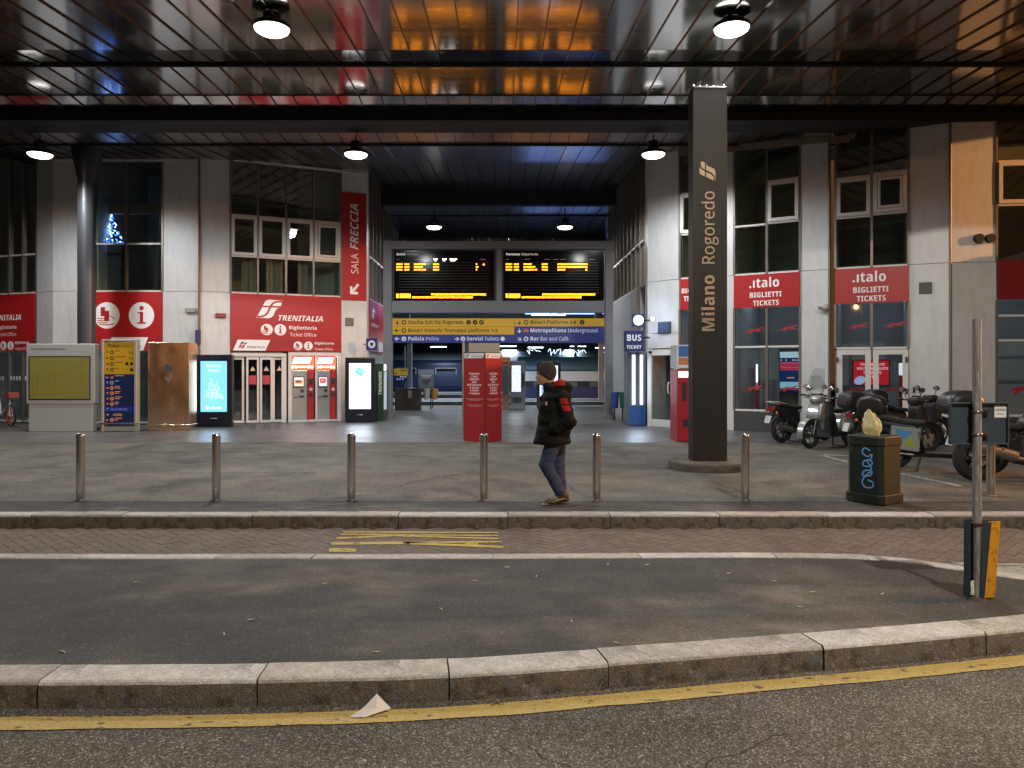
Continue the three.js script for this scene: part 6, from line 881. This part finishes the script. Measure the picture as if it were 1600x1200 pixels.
function mirror(parent, x, y, z, s, shell) { const g = new THREE.Group(); g.name = 'mirror'; parent.add(g); mesh('stalk', tube([[x, y - 0.2, z * 0.55], [x - 0.02, y - 0.08, z * 0.8], [x - 0.02, y, z]], 0.007, 14, 6), blackPl, g); const m = mesh('shell', new THREE.SphereGeometry(1, 18, 12), shell, g, [x - 0.02, y + 0.02, z]); m.scale.set(0.03, 0.05, 0.075); const q = mesh('glass', new THREE.CircleGeometry(1, 20), chrome, g, [x - 0.052, y + 0.02, z], [0, -Math.PI / 2, 0]); q.scale.set(0.066, 0.042, 1); }
function scooter(o) {
  const t = thing('scooter', o.label, 'scooter', [o.x, 0, -o.d], o.turn), P = paintM(o.paint), r = o.r ?? 0.29;
  wheel(t, 0.66, r, 0.1, o.spokes ?? 5); wheel(t, -0.62, r, 0.115, o.spokes ?? 5);
  // steering: fork, mudguard, handlebar
  mesh('fork', merge([bar([0.66, r, 0.075], [0.47, 0.82, 0.05], 0.02), bar([0.66, r, -0.075], [0.47, 0.82, -0.05], 0.02), bar([0.47, 0.8, 0], [0.42, 1.0, 0], 0.024)]), rimM, t);
  const fg = new THREE.CylinderGeometry(r + 0.035, r + 0.035, 0.14, 24, 1, true, 0.15, 2.1); mesh('front_mudguard', merge([tr(fg, 0, 0, 0, Math.PI / 2, 0, 0), tr(new THREE.TorusGeometry(r + 0.03, 0.012, 8, 24, 2.1), 0, 0, 0.07, 0, 0, -0.58 + Math.PI * 0), tr(new THREE.TorusGeometry(r + 0.03, 0.012, 8, 24, 2.1), 0, 0, -0.07, 0, 0, -0.58)]), P, t, [0.66, r, 0], [0, 0, 1.15]);
  mesh('handlebar', tube([[0.34, 1.03, -0.34], [0.39, 1.02, -0.2], [0.43, 0.99, 0], [0.39, 1.02, 0.2], [0.34, 1.03, 0.34]], 0.017, 24, 8), blackPl, t);
  for (const s of [-1, 1]) { mesh('grip', bar([0.335, 1.03, s * 0.24], [0.31, 1.03, s * 0.37], 0.021, 10), rubber, t); mesh('brake_lever', bar([0.42, 1.02, s * 0.2], [0.41, 1.02, s * 0.35], 0.008, 6), chrome, t); mirror(t, 0.38, 1.2, s * 0.27, s, o.mirrors ? o.mirrors[s > 0 ? 1 : 0] : blackPl); }
  mesh('head_cowl', rbox(0.2, 0.15, 0.3, 0.06, 4), o.cowl ? paintM(o.cowl) : P, t, [0.44, 1.0, 0]); const hl = mesh('headlight', new THREE.SphereGeometry(0.075, 20, 14), std(lin(0.55, 0.55, 0.52), 0.08, 0.6), t, [0.52, 0.99, 0]); hl.scale.set(0.6, 0.8, 1.2);
  // leg shield, floor, body
  mesh('leg_shield', extr(splineShape([[0.60, 0.62], [0.52, 0.88], [0.43, 0.96], [0.38, 0.9], [0.37, 0.6], [0.33, 0.32], [0.22, 0.24], [0.36, 0.22], [0.45, 0.34], [0.5, 0.52]], 60), 0.36, 0.07, 5), P, t);
  mesh('floorboard', rbox(0.52, 0.07, 0.32, 0.02), blackPl, t, [0.06, 0.27, 0]);
  mesh('rear_body', extr(splineShape([[-0.16, 0.3], [-0.2, 0.56], [-0.24, 0.72], [-0.5, 0.78], [-0.84, 0.82], [-0.94, 0.8], [-0.9, 0.7], [-0.7, 0.6], [-0.56, 0.46], [-0.4, 0.34]], 70), 0.3, 0.08, 5), o.rear ? paintM(o.rear) : P, t);
  if (o.sidePanel) for (const s of [-1, 1]) board('side_panel', 0.42, 0.36, 0.02, printed(o.sidePanel, 0.4), whiteFrame, t, [-0.42, 0.52, s * 0.165], [0, s < 0 ? Math.PI : 0, s * -0.1]);
  mesh('engine', rbox(0.42, 0.2, 0.2, 0.05, 3), blackPl, t, [-0.42, 0.32, 0.02]); mesh('swing_arm', bar([-0.3, 0.3, -0.1], [-0.62, r, -0.1], 0.035), blackPl, t);
  mesh('seat', extr(splineShape([[-0.16, 0.74], [-0.14, 0.79], [-0.28, 0.81], [-0.44, 0.81], [-0.56, 0.86], [-0.82, 0.88], [-0.86, 0.83], [-0.6, 0.77], [-0.3, 0.73]], 60), 0.3, 0.04, 4), seatM, t);
  mesh('exhaust', merge([bar([-0.3, 0.26, 0.13], [-0.52, 0.28, 0.15], 0.022), tr(cyl(0.055, 0.062, 0.42, 20), -0.7, 0.33, 0.16, 0, 0, Math.PI / 2 - 0.16)]), o.exhaust ?? rimM, t);
  mesh('shock', bar([-0.62, r + 0.02, 0.12], [-0.56, 0.66, 0.11], 0.022), chrome, t); mesh('rear_mudguard', tr(rbox(0.34, 0.03, 0.13, 0.012), -0.88, 0.56, 0, 0, 0, 0.9), blackPl, t); mesh('number_plate', rbox(0.012, 0.17, 0.17, 0.004), std(lin(0.5, 0.5, 0.48), 0.5), t, [-1.02, 0.52, 0], [0, 0, -0.35]);
  mesh('tail_light', rbox(0.07, 0.08, 0.2, 0.025), std(lin(0.3, 0.02, 0.015), 0.2), t, [-0.93, 0.74, 0]); for (const s of [-1, 1]) mesh('indicator', new THREE.SphereGeometry(0.03, 12, 8), std(lin(0.6, 0.2, 0.03), 0.25), t, [-0.9, 0.66, s * 0.14]);
  mesh('centre_stand', merge([bar([-0.2, 0.26, 0.1], [-0.26, 0.01, 0.16], 0.014), bar([-0.2, 0.26, -0.1], [-0.26, 0.01, -0.16], 0.014), bar([-0.26, 0.02, -0.16], [-0.26, 0.02, 0.16], 0.012)]), blackPl, t);
  mesh('grab_rail', tube([[-0.66, 0.86, 0.13], [-0.86, 0.9, 0.13], [-1.0, 0.9, 0.07], [-1.0, 0.9, -0.07], [-0.86, 0.9, -0.13], [-0.66, 0.86, -0.13]], 0.014, 30, 8), o.rail ?? blackPl, t);
  if (o.screen) { const g = new THREE.CylinderGeometry(0.3, 0.34, o.screen, 20, 6, true, -0.75, 1.5), p = g.attributes.position; for (let i = 0; i < p.count; i++) { const k = (p.getY(i) + o.screen / 2) / o.screen; p.setX(i, p.getX(i) * (1 - 0.35 * k * k)); } g.computeVertexNormals(); mesh('windscreen', tr(g, 0, 0, 0, 0, Math.PI / 2, 0), thinGlass(lin(0.75, 0.78, 0.78), 1.5), t, [0.24, 1.06 + o.screen / 2, 0], [0, 0, 0.3]); mesh('screen_bracket', bar([0.46, 1.02, -0.12], [0.46, 1.02, 0.12], 0.012), chrome, t); }
  if (o.topcase) { const g = mesh('top_case', extr(splineShape([[-0.2, 0], [-0.22, 0.12], [-0.17, 0.24], [0, 0.3], [0.17, 0.25], [0.22, 0.12], [0.2, 0]], 60), 0.4, 0.09, 6), o.topcase, t, [-0.9, 0.9, 0]); mesh('case_seam', box(0.445, 0.012, 0.36), chrome, g, [0, 0.115, 0]); }
  if (o.apron) { const g = new THREE.CylinderGeometry(0.20, 0.33, 0.72, 26, 10, true, -1.7, 3.4), p = g.attributes.position; for (let i = 0; i < p.count; i++) { const a = Math.atan2(p.getX(i), p.getZ(i)), k = 0.5 - p.getY(i) / 0.72, f = 1 + 0.1 * k * Math.sin(a * 7 + 1) + 0.05 * (vn(a * 3, k * 6) - 0.5); p.setX(i, p.getX(i) * f); p.setZ(i, p.getZ(i) * f * 0.9); } g.computeVertexNormals(); mesh('leg_cover', tr(g, 0, 0, 0, 0, Math.PI / 2, 0), std(lin(0.018, 0.019, 0.021), 0.7, 0, { side: THREE.DoubleSide }), t, [0.24, 0.6, 0]); }
  return t;
}
scooter({ label: 'dark scooter with pale grab rail, its rear wheel beside the silver one', x: 6.72, d: 16.75, turn: 0.42, paint: lin(0.02, 0.02, 0.022), rail: std(lin(0.5, 0.5, 0.48), 0.4, 0.3), screen: 0.34, exhaust: std(lin(0.3, 0.3, 0.3), 0.3, 0.9) });
scooter({ label: 'silver scooter with tall windscreen and black leg cover', x: 6.85, d: 15.6, turn: Math.PI + 0.52, paint: lin(0.22, 0.22, 0.215), screen: 0.5, apron: true, exhaust: std(lin(0.4, 0.4, 0.4), 0.25, 0.9), mirrors: [chrome, chrome] });
scooter({ label: 'black scooter with a round black top case behind the silver scooter', x: 8.62, d: 15.75, turn: 0.2, paint: lin(0.015, 0.015, 0.017), topcase: blackPl });
scooter({ label: 'black scooter with top case, parked behind the litter bin', x: 7.5, d: 14.3, turn: 0.15, paint: lin(0.02, 0.02, 0.022), topcase: blackPl, rail: chrome });
const panelPic = canvasTex(128, 112, (g) => { g.fillStyle = '#858c88'; g.fillRect(0, 0, 128, 112); g.fillStyle = '#4a86b4'; g.beginPath(); g.moveTo(18, 14); g.lineTo(96, 18); g.lineTo(70, 60); g.lineTo(26, 52); g.fill(); g.fillStyle = '#8f9a3c'; g.beginPath(); g.moveTo(84, 34); g.lineTo(112, 96); g.lineTo(62, 88); g.fill(); });
scooter({ label: 'dark blue scooter with white and blue side panel and blue and yellow mirrors', x: 6.8, d: 11.75, turn: -0.52, r: 0.31, paint: lin(0.012, 0.02, 0.06), cowl: lin(0.5, 0.5, 0.48), rear: lin(0.02, 0.025, 0.035), sidePanel: panelPic, topcase: blackPl, mirrors: [std(lin(0.03, 0.12, 0.4), 0.4), std(lin(0.5, 0.45, 0.06), 0.4)] });
{ // motorcycle at the edge of the row
  const t = thing('motorcycle', 'heavy black motorcycle with domed top case and silver exhaust beside a bollard', 'motorcycle', [7.55, 0, -10.75], -0.06);
  wheel(t, -0.72, 0.33, 0.17, 6); wheel(t, 0.78, 0.32, 0.12, 6); const P = paintM(lin(0.018, 0.018, 0.02));
  mesh('swing_arm', merge([bar([-0.72, 0.33, 0.12], [-0.18, 0.42, 0.12], 0.03), bar([-0.72, 0.33, -0.12], [-0.18, 0.42, -0.12], 0.03)]), rimM, t); mesh('engine', rbox(0.5, 0.4, 0.36, 0.06, 3), std(lin(0.08, 0.08, 0.08), 0.4, 0.6), t, [0.06, 0.44, 0]); mesh('frame_tube', merge([bar([-0.2, 0.7, 0.12], [0.5, 0.85, 0.05], 0.025), bar([-0.2, 0.7, -0.12], [0.5, 0.85, -0.05], 0.025), bar([0.45, 0.8, 0], [0.2, 0.3, 0], 0.025)]), blackPl, t);
  mesh('tank', extr(splineShape([[-0.12, 0.8], [0.0, 0.98], [0.22, 1.04], [0.42, 0.98], [0.46, 0.86], [0.2, 0.8]], 50), 0.32, 0.1, 5), P, t); mesh('seat', extr(splineShape([[-0.1, 0.82], [-0.3, 0.82], [-0.5, 0.88], [-0.86, 0.92], [-0.88, 0.87], [-0.5, 0.78], [-0.15, 0.75]], 50), 0.3, 0.05, 4), seatM, t); mesh('tail', extr(splineShape([[-0.2, 0.74], [-0.6, 0.8], [-0.98, 0.86], [-0.94, 0.76], [-0.6, 0.68], [-0.25, 0.62]], 50), 0.22, 0.05, 4), P, t);
  mesh('exhaust', merge([bar([0.0, 0.3, 0.2], [-0.3, 0.36, 0.22], 0.028), tr(cyl(0.06, 0.075, 0.56, 24), -0.58, 0.46, 0.23, 0, 0, Math.PI / 2 - 0.28)]), std(lin(0.4, 0.38, 0.36), 0.42, 1), t); mesh('heat_shield', tr(cyl(0.078, 0.078, 0.2, 24), -0.42, 0.415, 0.23, 0, 0, Math.PI / 2 - 0.28), std(lin(0.4, 0.39, 0.38), 0.4, 1), t);
  mesh('fork', merge([bar([0.78, 0.32, 0.09], [0.5, 0.98, 0.09], 0.025), bar([0.78, 0.32, -0.09], [0.5, 0.98, -0.09], 0.025)]), chrome, t); mesh('handlebar', tube([[0.38, 1.1, -0.38], [0.44, 1.1, -0.2], [0.48, 1.02, 0], [0.44, 1.1, 0.2], [0.38, 1.1, 0.38]], 0.016, 24, 8), blackPl, t); for (const s of [-1, 1]) mirror(t, 0.44, 1.26, s * 0.32, s, blackPl); mesh('headlight', new THREE.SphereGeometry(0.1, 20, 14), std(lin(0.5, 0.5, 0.5), 0.1, 0.5), t, [0.64, 0.9, 0]); mesh('front_mudguard', new THREE.TorusGeometry(0.345, 0.03, 8, 24, 1.7), P, t, [0.78, 0.32, 0], [0, 0, 0.7]); mesh('rear_hugger', new THREE.TorusGeometry(0.36, 0.035, 8, 24, 1.4), blackPl, t, [-0.72, 0.33, 0], [0, 0, 0.8]);
  const tc = mesh('top_case', extr(splineShape([[-0.24, 0], [-0.27, 0.12], [-0.2, 0.26], [0, 0.33], [0.2, 0.27], [0.27, 0.12], [0.24, 0]], 60), 0.46, 0.11, 7), blackPl, t, [-0.94, 0.98, 0]); mesh('case_trim', box(0.55, 0.016, 0.4), chrome, tc, [0, 0.12, 0]); mesh('rack', merge([bar([-0.6, 0.88, 0.1], [-1.1, 0.97, 0.1], 0.012), bar([-0.6, 0.88, -0.1], [-1.1, 0.97, -0.1], 0.012)]), blackPl, t); mesh('kick_stand', merge([bar([-0.05, 0.3, 0.14], [-0.14, 0.01, 0.3], 0.014), bar([0.05, 0.28, 0.1], [0.12, 0.01, 0.2], 0.012)]), blackPl, t); mesh('tail_light', rbox(0.05, 0.06, 0.16, 0.02), std(lin(0.3, 0.02, 0.015), 0.2), t, [-1.0, 0.83, 0]); mesh('number_plate', rbox(0.012, 0.18, 0.18, 0.004), std(lin(0.5, 0.5, 0.48), 0.5), t, [-1.08, 0.6, 0], [0, 0, -0.3]); mesh('plate_arm', bar([-0.95, 0.78, 0], [-1.07, 0.62, 0], 0.014), blackPl, t);
}
renderer.render(scene, camera);
